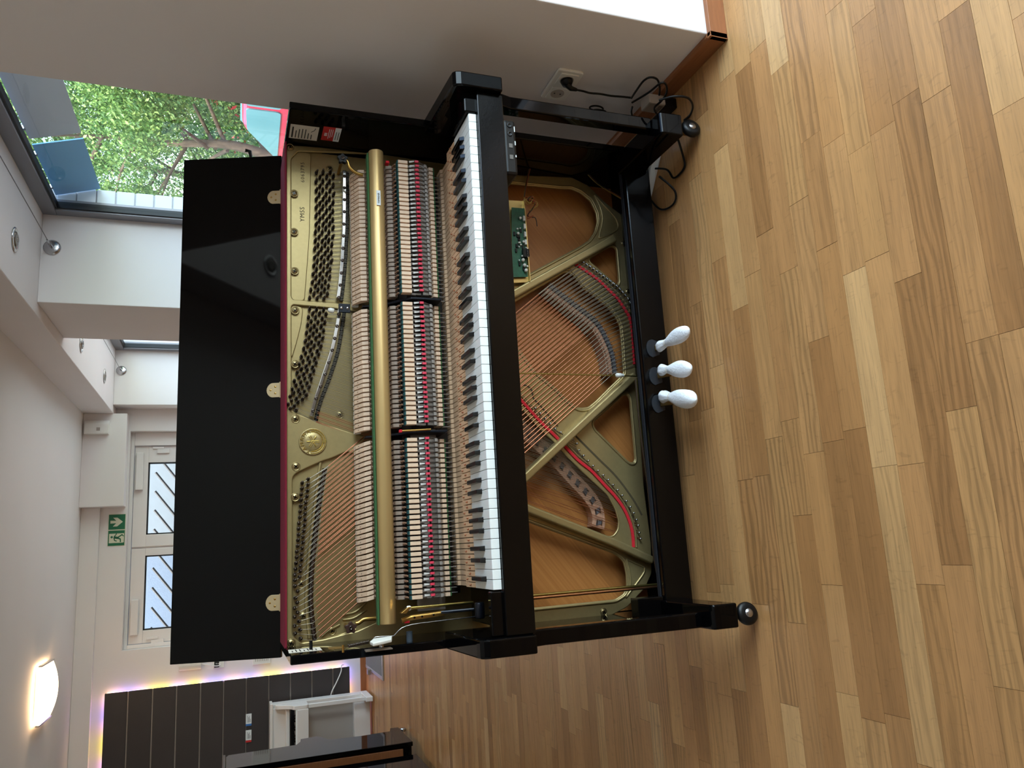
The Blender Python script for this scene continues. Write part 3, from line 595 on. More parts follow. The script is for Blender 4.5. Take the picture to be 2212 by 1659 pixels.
# far wall with its door opening, block and lintel
DX0, DX1, DZ = -0.66, 1.36, 2.20
fw = MB().box(-4.2, DX0, YF, YF + 0.25, 0, ZC).box(DX1, 2.45, YF, YF + 0.25, 0, ZC).box(DX0, DX1, YF, YF + 0.25, DZ, ZC)
struct(fw.build('wall_far', m_wall))
struct(MB().box(0.637, 1.50, YF - 0.17, YF, 2.215, ZC).build('wall_far_block', m_wall, bevel=0.004))
struct(MB().box(-4.2, 0.637, YF - 0.05, YF, 2.424, ZC).build('wall_far_lintel', m_wall, bevel=0.004))
struct(MB().box(-4.2, 2.45, -6.2, -6.1, 0, ZC).build('wall_rear', m_wall))
struct(MB().box(1.482, 2.18, -5.6, -3.2, 0, ZS).build('wall_right_rear', m_wall))
# skirting boards
sk = MB().prism([(P1, 0), (P1 - 0.016, 0), (P1 - 0.016, 0.052), (P1 - 0.010, 0.058), (P1, 0.058)], 1, -0.168, 0.53)
struct(sk.build('baseboard_right', m_wood))
struct(MB().box(P1 - 0.016, 2.1, -0.168, -0.152, 0, 0.058).build('baseboard_pier', m_wood, bevel=0.002))
struct(MB().box(-4.2, DX0, YF - 0.015, YF, 0, 0.055).build('baseboard_far', m_wood, bevel=0.002))
# roof above and solid ground outside
struct(MB().box(-4.3, 2.3, -6.3, 6.7, ZC + 0.08, ZC + 0.3).build('roof', m_outg))

def window(n, y0, y1, zb=0.06):
    f = 0.075
    zt = ZS
    o = MB()
    o.box(XW, XW + 0.07, y0, y1, zt - f, zt).box(XW, XW + 0.07, y0, y1, zb, zb + f)
    o.box(XW, XW + 0.07, y0, y0 + f, zb + f, zt - f).box(XW, XW + 0.07, y1 - f, y1, zb + f, zt - f)
    w = struct(o.build('window_%d' % n, m_frame, bevel=0.004))
    i = 0.012
    g = MB()
    g.box(XW + .012, XW + .05, y0 + f, y1 - f, zt - f - i, zt - f).box(XW + .012, XW + .05, y0 + f, y1 - f, zb + f, zb + f + i)
    g.box(XW + .012, XW + .05, y0 + f, y0 + f + i, zb + f + i, zt - f - i).box(XW + .012, XW + .05, y1 - f - i, y1 - f, zb + f + i, zt - f - i)
    g.build('gasket', m_gasket, w)
    p = MB().box(XW + 0.030, XW + 0.036, y0 + f + i, y1 - f - i, zb + f + i, zt - f - i).build('pane', m_glass, w)
    return w
window(1, 0.53, 3.0)
window(2, 3.77, 6.14)
window(3, -2.6, -0.152)

# door: two white leaves with glass in a frame set back in the opening
DY = YF + 0.13
dr = MB()
dr.box(DX0, DX1, DY - .03, DY + 0.06, DZ - 0.03, DZ).box(DX0, DX0 + 0.035, DY - .03, DY + 0.06, 0, DZ - 0.03).box(1.23, DX1, DY - .03, DY + 0.06, 0, DZ - 0.03)
door = struct(dr.build('door_1', m_pvc, bevel=0.004))
for (a, b, ga, gb) in ((DX0 + 0.038, 0.245, -0.506, 0.178), (0.262, 1.227, 0.375, 1.068)):
    l = MB(); z0, z1 = 0.02, DZ - 0.034; gz0, gz1 = 0.16, 2.045
    l.box(a, b, DY, DY + .06, gz1, z1).box(a, b, DY, DY + .06, z0, gz0).box(a, ga, DY, DY + .06, gz0, gz1).box(gb, b, DY, DY + .06, gz0, gz1)
    leaf = l.build('door_leaf', m_pvc, door, bevel=0.004)
    q = MB(); i = 0.012
    q.box(ga, gb, DY + .012, DY + .05, gz1 - i, gz1).box(ga, gb, DY + .012, DY + .05, gz0, gz0 + i).box(ga, ga + i, DY + .012, DY + .05, gz0, gz1).box(gb - i, gb, DY + .012, DY + .05, gz0, gz1)
    q.build('gasket', m_gasket, leaf)
    MB().box(ga + i, gb - i, DY + .025, DY + .031, gz0 + i, gz1 - i).build('pane', m_glass, leaf)
MB().box(.236, .270, DY + .02, DY + .05, .02, DZ - .034).build('astragal', m_pvc, door)
for x in (-0.60, 1.19):      # hinges
    for z in (1.86, 0.25): MB().box(x - 0.035, x + 0.005, DY - 0.022, DY - .001, z, z + 0.11).box(x + .008, x + .03, DY - .016, DY - .001, z + .05, z + .15).build('hinge', m_pvc, door, bevel=0.003)
for a, b, z in ((-0.54, -0.22, 2.085), (0.80, 1.16, 2.085)):
    MB().box(a, b, DY - 0.045, DY - .001, z, z + 0.065).build('closer', m_pvc, door, bevel=0.006)

# outside the door: rendered wall and slanting balusters
t = thing('stair_railing', 'dark slanted stair railing seen through the left door leaf', 'railing', loc=(0, 8.0, 0))
for k in range(22):
    x = -4.6 + k * 0.215
    MB().tube([(x, 0.0, 0.2), (x + 2.5, 0.0, 2.1)], 0.014, 8).build('baluster', m_rust, t)
MB().tube([(-2.2, 0.02, 1.62), (0.62, 0.02, 1.67)], 0.03, 8).build('rail', m_rust, t)
struct(MB().box(-4, 0.40, 9.2, 9.3, -0.1, 4).build('wall_outside', m_outw))
struct(MB().box(0.40, 3.2, 8.9, 9.3, -0.1, 4).build('wall_outside_grey', m_outg))
struct(MB().box(-4.5, 2.45, 6.62, 9.3, -0.12, -0.02).build('floor_outside', m_outg))

# grey wiry stand-off discs with the curtain wire
for k, (y0, y1) in enumerate(((-0.0, 3.0), (3.77, 6.14))):
    if k == 0: y0 = 0.53
    t = thing('curtain_wire', ('steel curtain wire with disc mounts across the nearer window bay', 'steel curtain wire with disc mounts across the farther window bay')[k], 'wire', loc=(1.902, y1, 2.274))
    MB().lathe([(.045, 0), (.045, .006), (.03, .012), (.0, .013)], (0, 0, 0), (0, -1, 0), 20).build('disc', m_steel, t)
    MB().lathe([(.045, 0), (.045, .006), (.03, .012), (.0, .013)], (0, y0 - y1, 0), (0, 1, 0), 20).build('disc', m_steel, t)
    MB().tube([(0, 0, 0), (0, -0.035, 0.002), (0, -0.12, 0.004)], [0.008, 0.008, .005], 8).build('rod', m_steel, t)
    MB().tube([(0, -0.05, 0.002), (0, y0 - y1 + .02, 0.002)], 0.0022, 6).build('cable', m_dsteel, t)

dl = [(1.73, 2.461), (1.698, 4.384), (1.714, 5.53), (1.72, -1.0), (1.72, -2.0)]
dlab = ['round steel downlight in the soffit nearest above the piano', 'round steel downlight half hidden by the far pier edge', 'round steel downlight farthest away in the soffit', 'round steel downlight in the soffit just before the near pier', 'round steel downlight in the soffit behind the camera']
for (x, y), lb in zip(dl, dlab):
    t = thing('downlight', lb, 'light', 'recessed downlights in the soffit', (x, y, ZS))
    MB().lathe([(.052, 0), (.062, -.002), (.064, -.005), (.055, -.009), (.044, -.008), (.042, 0)], (0, 0, 0), (0, 0, 1), 28).build('ring', m_chrome, t)
    MB().lathe([(.042, -.001), (.040, -.010), (.026, -.014), (.012, -.012), (.0, -.008)], (0, 0, 0), (0, 0, 1), 20).build('lens', m_lens, t)

# ceiling lamp: curved opal glass held by two chrome rails
t = thing('ceiling_lamp', 'lit square opal glass ceiling lamp with chrome clips', 'lamp', loc=(-0.764, 5.0, ZC))
MB().box(-.17, .17, -.17, .17, -.03, -.0005).build('base_plate', m_plast, t, bevel=0.006)
g = MB(); N = 12; V = []
for i in range(N + 1):
    u = -0.2 + 0.4 * i / N; z = -0.085 + 0.045 * (abs(u) / 0.2) ** 2
    V += [(u, -.2, z), (u, .2, z), (u, -.2, z + .006), (u, .2, z + .006)]
F = []
for i in range(N):
    a = 4 * i; b = a + 4
    F += [(a, a + 1, b + 1, b), (a + 2, b + 2, b + 3, a + 3), (a, b, b + 2, a + 2), (a + 1, a + 3, b + 3, b + 1)]
F += [(0, 2, 3, 1), (4 * N, 4 * N + 1, 4 * N + 3, 4 * N + 2)]
g.add(V, F, 0, False).build('glass_shade', m_lampglass, t)
for s in (-1, 1): MB().box(s * .2 - .006, s * .2 + .006, -.205, .205, -.05, -.022).build('clip_rail', m_chrome, t, bevel=0.002)

# safety signs: arrow down and running man
def sign(name, label, x0, x1, shapes):
    t = tag(MB().box(x0, x1, YF - .004, YF, 2.214, 2.352).build(name, [m_sgreen]), label, 'sign', 'green emergency exit signs')
    mb = MB(); s = (x1 - x0)
    for mi, poly in shapes:
        mb.prism([(x0 + p[0] * s, 2.214 + p[1] * 0.138) for p in poly], 1, YF - .0055 - 0.0008 * mi, YF - .0041 - .0008 * mi, mi)
    mb.build('pictogram', [m_sglow, m_sgreen], t)
    MB().box(x0 - .004, x1 + .004, YF - .002, YF - .0001, 2.210, 2.356).build('border', m_sglow, t)
sign('exit_sign', 'green square sign with white arrow pointing down beside door', 0.432, 0.570,
     [(0, [(.40, .90), (.60, .90), (.58, .54), (.79, .74), (.79, .48), (.5, .14), (.2, .48), (.2, .74), (.42, .54)])])
def limb(a, b, w):
    a = Vector(a); b = Vector(b); n = (b - a).normalized(); p = Vector((-n.y, n.x)) * w
    return [tuple(a + p), tuple(b + p), tuple(b - p), tuple(a - p)]
circ = lambda c, r: [(c[0] + r * math.cos(2 * math.pi * k / 12), c[1] + r * math.sin(2 * math.pi * k / 12)) for k in range(12)]
sign('exit_sign', 'green square sign with running figure at a doorway beside door', 0.284, 0.422,
     [(0, [(.18, .04), (.80, .04), (.80, .94), (.18, .94)]), (1, circ((.57, .78), .075)),
      (1, limb((.56, .66), (.50, .40), .075)), (1, limb((.58, .64), (.76, .50), .03)), (1, limb((.76, .50), (.82, .52), .03)), (1, limb((.52, .64), (.34, .60), .03)), (1, limb((.34, .60), (.30, .46), .03)),
      (1, limb((.53, .42), (.72, .14), .04)), (1, limb((.72, .16), (.60, .06), .03)), (1, limb((.50, .42), (.42, .24), .045)), (1, limb((.42, .25), (.22, .24), .035)), (1, [(.04, .04), (.2, .04), (.16, .16)])])

# devices on the far wall
t = thing('alarm_box', 'white rounded control box on far wall beside door frame', 'box', loc=(-0.78, YF, 1.62))
MB().prism(round_poly([(-0.1, -.02), (.13, -.02), (.13, .0), (-.1, .0)], .004), 2, -.098, .098).build('back_plate', m_plast, t)
MB().prism(round_poly([(-0.105, -.001), (-.105, -.03), (-.07, -.052), (.12, -.052), (.12, -.001)], .02), 2, -.094, .094).build('cover', m_plast, t)
for k in range(3): MB().lathe([(.006, 0), (.006, .004)], (-.03 + 0, -.052, -.03 - .02 * k), (0, -1, 0), 10).build('button', m_bluebl, t)
MB().tube(smooth_path([(-.06, -.03, -.098), (-.07, -.03, -.14), (-.075, -.035, -.17), (-.09, -.03, -.21), (-.09, -.03, -.255), (-.075, -.02, -.25), (-.07, -.02, -.22)]), .005, 6).build('cord', m_plast, t)
t = thing('thermostat', 'small white thermostat with dark display on far wall', 'thermostat', loc=(-0.86, YF, 1.37))
MB().box(-.035, .12, -.022, -.0001, -.045, .05).build('housing', m_plast, t, bevel=.005)
MB().box(-.026, .05, -.0235, -.021, .0, .042).build('display', m_gasket, t)
t = thing('vent_panel', 'white slotted socket panel low on far wall near the slats', 'panel', loc=(-0.82, YF, 0.985))
MB().box(-.08, .12, -.018, -.0001, -.075, .085).build('plate', m_plast, t, bevel=.004)
for k in range(8): MB().box(-.052, .02, -.0195, -.0175, -.055 + k * .016, -.049 + k * .016).build('slot', m_greyp, t)
t = thing('motion_sensor', 'white motion sensor in the far ceiling corner', 'sensor', loc=(1.33, YF - .171, 2.46))
MB().prism(round_poly([(-.03, -.055), (.07, -.055), (.10, -.03), (.10, 0), (-.03, 0)], .012), 2, -.10, .10).build('housing', m_plast, t)
MB().box(.0, .03, -.058, -.054, -.03, .0).build('lens', m_greyp, t)

# slatted display wall with its light strips
PX1 = -1.003
pz = [p[1] for p in DATA['panelz']]
t = thing('slat_wall', 'large charcoal slatwall with aluminium grooves and glowing coloured edge', 'display wall', loc=(0, YF, 0))
MB().box(-4.1, PX1 - .02, -.055, -.030, pz[-1] + .01, pz[0] - .01).build('backing', m_blackd, t)
for k in range(len(pz) - 1):
    MB().box(-4.1, PX1, -.078, -.056, pz[k + 1] + .006, pz[k] - .006).build('panel_board', m_slat, t, bevel=.002, seg=1)
    if k < len(pz) - 2: MB().box(-4.1, PX1 - .002, -.069, -.0565, pz[k + 1] - .0055, pz[k + 1] + .0055).build('groove_insert', m_alu, t)
MB().box(PX1 - .012, PX1 - .004, -.040, -.012, pz[-1] + .02, pz[0] - .015).build('led_strip', m_led, t)
MB().box(-4.0, PX1 - .02, -.040, -.012, pz[0] - .016, pz[0] - .006).build('led_strip', m_led, t)
MB().box(-4.0, PX1 - .02, -.040, -.012, pz[-1] + .006, pz[-1] + .016).build('led_strip', m_led, t)
for (x0, x1, cm, lb) in ((-1.425, -1.320, m_sblue, 'white price card with blue stripe clipped in the slatwall'), (-1.567, -1.462, m_sred, 'white price card with red stripe clipped in the slatwall')):
    c = tag(MB().box(x0, x1, YF - .084, YF - .079, 1.079, 1.129).build('price_card', m_paperw), lb, 'card', 'price cards on the slatwall')
    MB().box(x0 if cm is m_sred else x0, x0 + .018, YF - .0846, YF - .0841, 1.079, 1.129).build('stripe', cm, c)
    for k in range(4): MB().box(x0 + .03, x0 + .03 + (.06, .045, .055, .03)[k], YF - .0846, YF - .0841, 1.112 - k * .008, 1.115 - k * .008).build('print_line', m_ink, c)
tag(MB().tube(smooth_path([(-0.99, YF - .02, .22), (-0.985, YF - .09, .25), (-1.04, YF - .09, .255), (-1.13, YF - .1, .30), (-1.21, YF - .1, .345), (-1.28, YF - .09, .36)]), .006, 8).build('white_cable', m_plast), 'white power cord hanging across the foot of the slatwall', 'cable')

# doormat
t = thing('door_mat', 'grey pile entrance mat with metal edging by the door', 'mat', loc=(0, 0, 0))
tag(MB().box(-1.0, 1.2, 5.42, 6.3, .0005, .009).build('pile', m_matgrey, t))
MB().box(-1.03, 1.2, 5.385, 5.42, .0005, .012).box(-1.03, -1.0, 5.42, 6.3, .0005, .012).build('edging', m_matedge, t, bevel=.003)
tag(MB().box(-1.06, -1.01, 6.0, 6.06, .0125, .04).build('door_stop', m_alu, bevel=.004), 'small metal door stop on the mat edging', 'door stop')

# white digital piano against the slatwall
t = thing('digital_piano', 'white digital piano with closed fallboard against the slatwall', 'piano', loc=(-1.235, 6.22, 0))
side = [(-0.27, 0.0), (0.0, 0.0), (0.0, .90), (-.13, .90), (-.13, .05), (-.27, .05)]
for x in (0, -1.36):
    MB().prism([(-.13, 0.02), (0, 0.02), (0, .90), (-.13, .90)], 0, x - .035, x).build('side_panel', m_wpiano, t, bevel=.004)
    MB().prism(round_poly([(-.34, .60), (-.13, .60), (-.13, .88), (-.20, .88), (-.24, .80), (-.28, .745), (-.33, .735)], .03), 0, x - .035, x).build('arm', m_wpiano, t, bevel=.004)
    MB().box(x - .035, x, -.32, -.285, .085, .60).build('leg', m_wpiano, t, bevel=.004)
    MB().box(x - .04, x + .004, -.36, -.0, .02, .085).build('foot', m_wpiano, t, bevel=.006)
MB().box(-1.38, .012, -.16, .012, .90, .925).build('top', m_wpiano, t, bevel=.005)
MB().box(-1.325, -.035, -.15, -.12, .78, .90).build('music_panel', m_wpiano, t, bevel=.002)
MB().box(-1.325, -.035, -.22, -.15, .755, .79).build('fallboard', m_wpiano, t, bevel=.008)
MB().box(-1.325, -.035, -.34, -.05, .60, .70).build('key_bed', m_wpiano, t, bevel=.004)
MB().box(-1.325, -.035, -.33, -.19, .7005, .712).build('white_keys', m_ivory, t)
bk = [k for k in range(52) if k % 7 not in (1, 4)]
for k in range(51):
    if k % 7 in (0, 2, 3, 5, 6): MB().box(-1.31 + (k + 1) * .0244 - .006, -1.31 + (k + 1) * .0244 + .006, -.29, -.19, .7125, .724).build('black_key', m_ebony, t)
MB().box(-1.325, -.035, -.10, -.08, .085, .60).build('front_panel', mat('shaded_panel_grey', (168, 158, 148), .5, noise=.01, nscale=8), t)  # greyer than the case: the panel's shade is put into this colour
MB().box(-1.325, -.035, -.19, -.10, .02, .17).build('bottom_rail', m_wpiano, t, bevel=.004)

# black uprights standing back to back, left
def black_piano(label, dx, dy, flip):
    t = thing('black_piano', label, 'piano', 'polished black pianos at the left', (-1.25 + dx, dy, 0))
    pf = DATA['blackside']
    pts = [(p[0], max(p[1], 0.05)) for p in pf[:-3]] + [(4.42, .05), (4.05, .05), (4.05, 1.3048)]
    MB().prism(pts, 0, -.03, 0).build('side_panel', m_black, t, bevel=.004)
    MB().prism(pts, 0, -1.52, -1.49).build('side_panel', m_black, t, bevel=.004)
    MB().box(-1.49, -.03, 4.12, 4.16, .12, 1.25).build('sound_board', m_spruce, t)
    for k in range(5): MB().box(-1.40 + k * .32, -1.32 + k * .32, 4.055, 4.12, .12, 1.25).build('back_post', m_wood, t, bevel=.003)
    MB().box(-1.49, -.03, 4.055, 4.30, .06, .12).build('bottom_board', m_blackd, t)
    MB().box(-1.53, .01, 4.05, 4.42, 1.305, 1.325).build('lid', m_black, t, bevel=.004)
    MB().box(-1.49, -.03, 4.16, 4.58, .64, .70).build('key_bed', m_black, t)
    MB().box(-1.49, -.03, 4.40, 4.43, .78, 1.30).build('front_panel', m_black, t)
    for x in (-.015, -1.505):
        for y in (4.52,):
            MB().lathe([(.0, -.012), (.022, -.012), (.025, -.006), (.025, .006), (.022, .012), (.0, .012)], (x, y, .0252), (1, 0, 0), 16).build('caster', m_steel, t)
            MB().box(x - .012, x + .012, y - .012, y + .012, .04, .052).build('caster_plate', m_steel, t)
    return t
black_piano('polished black upright piano facing the white digital piano', 0, 0, False)
b_ = black_piano('polished black upright piano back to back with the other, cut off by picture edge', 0, 0, True)
b_.location = (-2.83, 8.00, 0); b_.rotation_euler = (0, 0, math.pi)

# ---------------------------------------------------------------- outside the windows
struct(MB().box(2.2, 7.0, -20, 40, -.3, -.12).build('ground_paving', m_pave))
struct(MB().box(7.0, 40, -20, 40, -.3, -.12).build('ground_lawn', m_grass))
# white boards of the next pier
t = thing('clad_pier', 'white horizontal boards cladding the pier outside the window', 'cladding', loc=(2.172, 2.95, 0))
for k in range(22):
    MB().box(0, .088, 0, .04, .02 + k * .102, .115 + k * .102).build('cladding_board', m_clad, t, bevel=.003, seg=1)
MB().box(.004, .084, .008, .30, .0, 2.3).build('core', m_frame, t)
# tilted coloured panels hung outside the pane
def hung(label, name, m, y0, y1):
    a = tag(bpy.data.objects.new(name, MB().box(0, .006, y0, y1, -.235, 0).mesh(name, m)), label, 'panel'); COL.objects.link(a)
    a.location = (2.20, 0, 2.262); a.rotation_euler = (0, math.radians(-16), 0)
    for y in (y0 + .1, y1 - .1): MB().box(-.004, .016, y - .01, y + .01, -.004, .06).build('bracket', m_steel, a)
hung('blue rectangular panel hung outside the window top', 'hung_panel', m_blue, 2.36, 2.945)
hung('grey rectangular panel hung outside the window top', 'hung_panel', m_pgrey, 1.52, 2.30)

def tree(label, x, y, h, r, n, mi, seed, cz=0.55):
    t = thing('tree', label, 'tree', 'trees outside the window', (x, y, -.12))
    q = random.Random(seed)
    pts = [(0, 0, 0)]; 
    for k in range(1, 6): pts.append((q.uniform(-.1, .1) * k * .5, q.uniform(-.1, .1) * k * .5, h * .8 * k / 5))
    MB().tube(smooth_path(pts, 4), [max(.02, .11 * (1 - i / 22)) * h / 5 for i in range(21)], 8).build('trunk', m_bark, t)
    br = MB()
    for k in range(14):
        z = h * q.uniform(.2, .75); a = q.uniform(0, 6.28); L = r * q.uniform(.5, .95)
        br.tube([(0, 0, z), (L * .5 * math.cos(a), L * .5 * math.sin(a), z + L * .22), (L * math.cos(a), L * math.sin(a), z + L * .35)], [.035, .02, .008], 5)
    br.build('branches', m_bark, t)
    mb = MB()
    clumps = []
    for k in range(46):
        a = q.uniform(0, 6.28); zz = q.uniform(-1, 1); rad = math.sqrt(max(0, 1 - zz * zz)) * q.uniform(.55, 1.0)
        clumps.append((r * rad * math.cos(a), r * rad * math.sin(a), h * cz + zz * h * .46, r * q.uniform(.18, .36)))
    for k in range(n):
        c = q.choice(clumps); d = Vector((q.gauss(0, 1), q.gauss(0, 1), q.gauss(0, .8))); d = d.normalized() * c[3] * q.uniform(.55, 1.1)
        p = Vector(c[:3]) + d; s = q.uniform(.012, .027)
        u = Vector((q.gauss(0, 1), q.gauss(0, 1), q.gauss(0, 1))).normalized(); w = u.orthogonal().normalized(); u2 = u.cross(w)
        mb.add([p - w * s * 1.5, p + u2 * s * .7 + u * s * .2, p + w * s * 1.5, p - u2 * s * .7 + u * s * .2], [(0, 1, 2), (0, 2, 3)], 0, False)
    tag(mb.build('foliage', m_leaf[mi], t), kind='stuff')
tree('pale green tree nearest behind the open lid top', 5.6, 8.6, 4.6, 1.5, 44000, 0, 1)
tree('bright green broad tree in the middle of the window', 6.6, 11.6, 5.4, 2.1, 48000, 0, 2)
tree('dark green tree at the right of the window', 8.2, 9.4, 6.0, 2.3, 50000, 1, 3)
tree('deep green tree beside the wall edge in the window', 8.8, 7.2, 5.6, 2.2, 44000, 2, 4)
tree('tall green tree farthest back through the window', 10.4, 15.0, 7.5, 3.2, 46000, 1, 5)
tree('shady green tree behind the others through the window', 12.5, 12.0, 8.0, 3.2, 40000, 2, 6)
tree('green bushy tree behind the white cladding boards', 5.4, 13.5, 5.0, 2.1, 40000, 0, 8)
# flowering shrub
t = thing('flower_shrub', 'green shrub with red blossoms below the trees', 'shrub', loc=(6.9, 9.0, -.12))
q = random.Random(5); mb = MB(); mp_ = MB()
for k in range(5200):
    p = Vector((q.gauss(0, .34), q.gauss(0, .5), abs(q.gauss(.95, .40)))); s = q.uniform(.02, .04)
    u = Vector((q.gauss(0, 1), q.gauss(0, 1), q.gauss(0, 1))).normalized(); w = u.orthogonal().normalized(); u2 = u.cross(w)
    (mp_ if k % 7 == 0 else mb).add([p - w * s * 1.5, p + u2 * s * .8, p + w * s * 1.5, p - u2 * s * .8], [(0, 1, 2), (0, 2, 3)])
tag(mb.build('foliage', m_leaf[1], t), kind='stuff'); tag(mp_.build('blossom', m_petal, t), kind='stuff')
for k in range(6): MB().tube([(0, -.3 + k * .12, 0), (q.uniform(-.2, .2), -.5 + k * .2, .7)], [.014, .006], 5).build('stem', m_bark, t)
# parked red car
t = thing('red_car', 'red parked car partly visible beside the piano side', 'car', loc=(5.6, 6.3, -.12)); t.rotation_euler = (0, 0, math.pi)
prof = [(-1.9, .25), (-1.95, .62), (-1.75, .80), (-.95, .90), (-.25, 1.34), (.75, 1.36), (1.45, .95), (1.85, .88), (1.9, .35), (1.8, .25)]
MB().prism(round_poly(prof, .12), 0, -.8, .8, smooth=True).build('body', m_carred, t, bevel=.05)
MB().prism(round_poly([(-.88, .93), (-.25, 1.29), (.18, 1.31), (.18, .95)], .05), 0, -.815, .815).build('side_window', m_carglass, t)
MB().prism(round_poly([(.24, .95), (.24, 1.31), (.72, 1.31), (1.25, .97)], .05), 0, -.815, .815).build('side_window', m_carglass, t)
MB().prism([(-.93, .935), (-.28, 1.335), (-.30, 1.36), (-.97, .945)], 0, -.68, .68).build('windscreen', m_carglass, t)
for y in (-1.2, 1.2):
    for x in (-.72, .72):
        w = MB().lathe([(.0, -.1), (.28, -.1), (.31, -.06), (.31, .06), (.28, .1), (.0, .1)], (x, y, .31), (1, 0, 0), 24).build('wheel', m_carbl, t)
        MB().lathe([(.0, -.105), (.18, -.105), (.19, -.1), (.19, .1), (.18, .105), (.0, .105)], (x, y, .31), (1, 0, 0), 20).build('hub', m_steel, w)
# ================================================================ THE OPENED UPRIGHT PIANO
PN = thing('upright_piano', 'opened black upright piano with gold plate, hammers and keys exposed', 'piano', loc=(0, 0, 0))
XL, XR = -0.147, 1.327
YP = 0.42
def part(name, mb, m, bevel=0.0, parent=None, seg=2, smooth=None): return mb.build(name, m, parent or PN, bevel=bevel, seg=seg)
# case
for x0, x1 in ((XL, XL + .022), (XR - .022, XR)):
    part('side_panel', MB().box(x0, x1, .225, .625, .045, 1.170), m_black, .003)
for x0, x1 in ((XL, XL + .042), (XR - .042, XR)):
    pts = [(-.030, .640), (-.030, .755), (-.0265, .768), (-.018, .7755), (.0, .7775), (.228, .792), (.228, .640)]
    part('arm', MB().prism(pts, 0, x0, x1), m_black, .004)
part('back_panel', MB().box(XL + .022, XR - .022, .50, .515, .06, 1.14), m_blackd)
for k in range(5): part('back_post', MB().box(-.10 + k * .325, -.02 + k * .325, .515, .62, .06, 1.14), m_wood, .003)
part('top_frame', MB().box(XL + .022, XR - .022, .44, .62, 1.06, 1.1655), m_wood)
part('felt_strip', MB().prism(round_poly([(.405, 1.1655), (.405, 1.167), (.412, 1.1705), (.598, 1.1705), (.604, 1.1655)], .004), 0, XL + .018, XR - .020), m_redfelt, .001)
part('bottom_board', MB().box(XL + .022, XR - .022, .28, .60, .045, .062), m_blackd)
kr = part('bottom_rail', MB().box(XL + .02, XR - .02, .25, .285, .037, .128), m_blackd, .004)
part('rail_felt', MB().box(XL + .03, XR - .03, .270, .284, .1285, .1315), mat('dark_blue_felt', (17, 19, 28), .9, noise=.2, nscale=100))
part('corner_block', MB().box(XL + .022, XL + .075, .255, .30, .132, .215), m_blackd, .002)
for (x0, x1) in ((-.144, -.082), (1.250, 1.318)):
    part('toe_block', MB().prism([(.0, .066), (.0, .135), (.004, .141), (.012, .143), (.27, .143), (.27, .045), (.20, .066)], 0, x0, x1), m_black, .004)
for (x0, x1) in ((-.141, -.102), (1.284, 1.323)):
    part('leg', MB().prism([(.045, .143), (.045, .59), (.030, .640), (.095, .640), (.082, .60), (.082, .143)], 0, x0, x1), m_black, .004)
for x in (-.113, 1.285):
    c = thing('x', None, None); c.name = 'caster'; c.parent = PN; c.location = (x, .012, .030)
    MB().lathe([(.0, -.011), (.020, -.011), (.028, -.008), (.030, -.003), (.030, .003), (.028, .008), (.020, .011), (.0, .011)], (0, 0, 0), (.25, -1, 0), 24).build('wheel', m_bplast, c)
    MB().lathe([(.0, -.013), (.011, -.0125), (.012, -.010)], (0, 0, 0), (-.25, 1, 0), 16).build('hub', m_steel, c)
    MB().box(-.014, .014, .006, .022, .0, .038).build('fork', m_brass, c, bevel=.002)
# lid, standing open and leaning back
lid = put('lid', MB().box(-.172, 1.362, 0, .016, 0, .309).mesh('lid', m_black), PN, bevel=.002)
lid.location = (0, .602, 1.168); lid.rotation_euler = (-math.atan2(.1, .292), 0, 0)
for x in (1.218, .595, -.022):
    h = MB().prism([(x - .022, .0), (x - .022, .027), (x - .0195, .033), (x - .014, .0385), (x - .007, .0420), (x, .0432), (x + .007, .0420), (x + .014, .0385), (x + .0195, .033), (x + .022, .027), (x + .022, .0)], 1, -.0022, -.0002)
    hh = h.build('hinge', m_hinge, lid, bevel=.0006, seg=1)
    MB().tube([(x - .024, -.003, .0015), (x + .024, -.003, .0015)], .003, 8).build('knuckle', m_hinge, lid)
    s_ = MB()
    for dx, dz in ((-.010, .017), (.010, .017), (0, .031)): s_.lathe([(.0034, -.0001), (.0026, .0005), (.0, .0007)], (x + dx, -.0022, dz), (0, -1, 0), 10)
    s_.build('hinge_screws', m_brass, lid)
part('lid_stay', MB().tube([(1.335, .64, 1.175), (1.362, .67, 1.255), (1.400, .67, 1.262), (1.402, .67, 1.276)], .006, 6), m_bplast)

# ---- cast plate
PLH = [DATA[k] for k in ('O1', 'O2', 'O3', 'O4', 'O5', 'O6')]
plate = sheet('cast_plate', DATA['outer'], [DATA['H1'], DATA['H2'], DATA['H3']] + PLH, YP - .004, .008, m_gold, PN, bev=.003, rnd=.008)
def grow(p, d):
    c = [sum(q[i] for q in p) / len(p) for i in (0, 1)]
    return [(c[0] + (q[0] - c[0]) * (1 + d), c[1] + (q[1] - c[1]) * (1 + d)) for q in p]
sheet('plate_back', [(-.118, 1.160), (1.288, 1.160), (1.288, .62), (-.118, .62)], [], YP + .006, .010, m_gold, plate, bev=.002, rnd=.01)
sheet('text_panel', DATA['L1'], [], YP + .001, .0045, m_gold, plate, bev=.002, rnd=.01)
sheet('text_panel', DATA['L2'], [], YP + .001, .0045, m_gold, plate, bev=.002, rnd=.01)
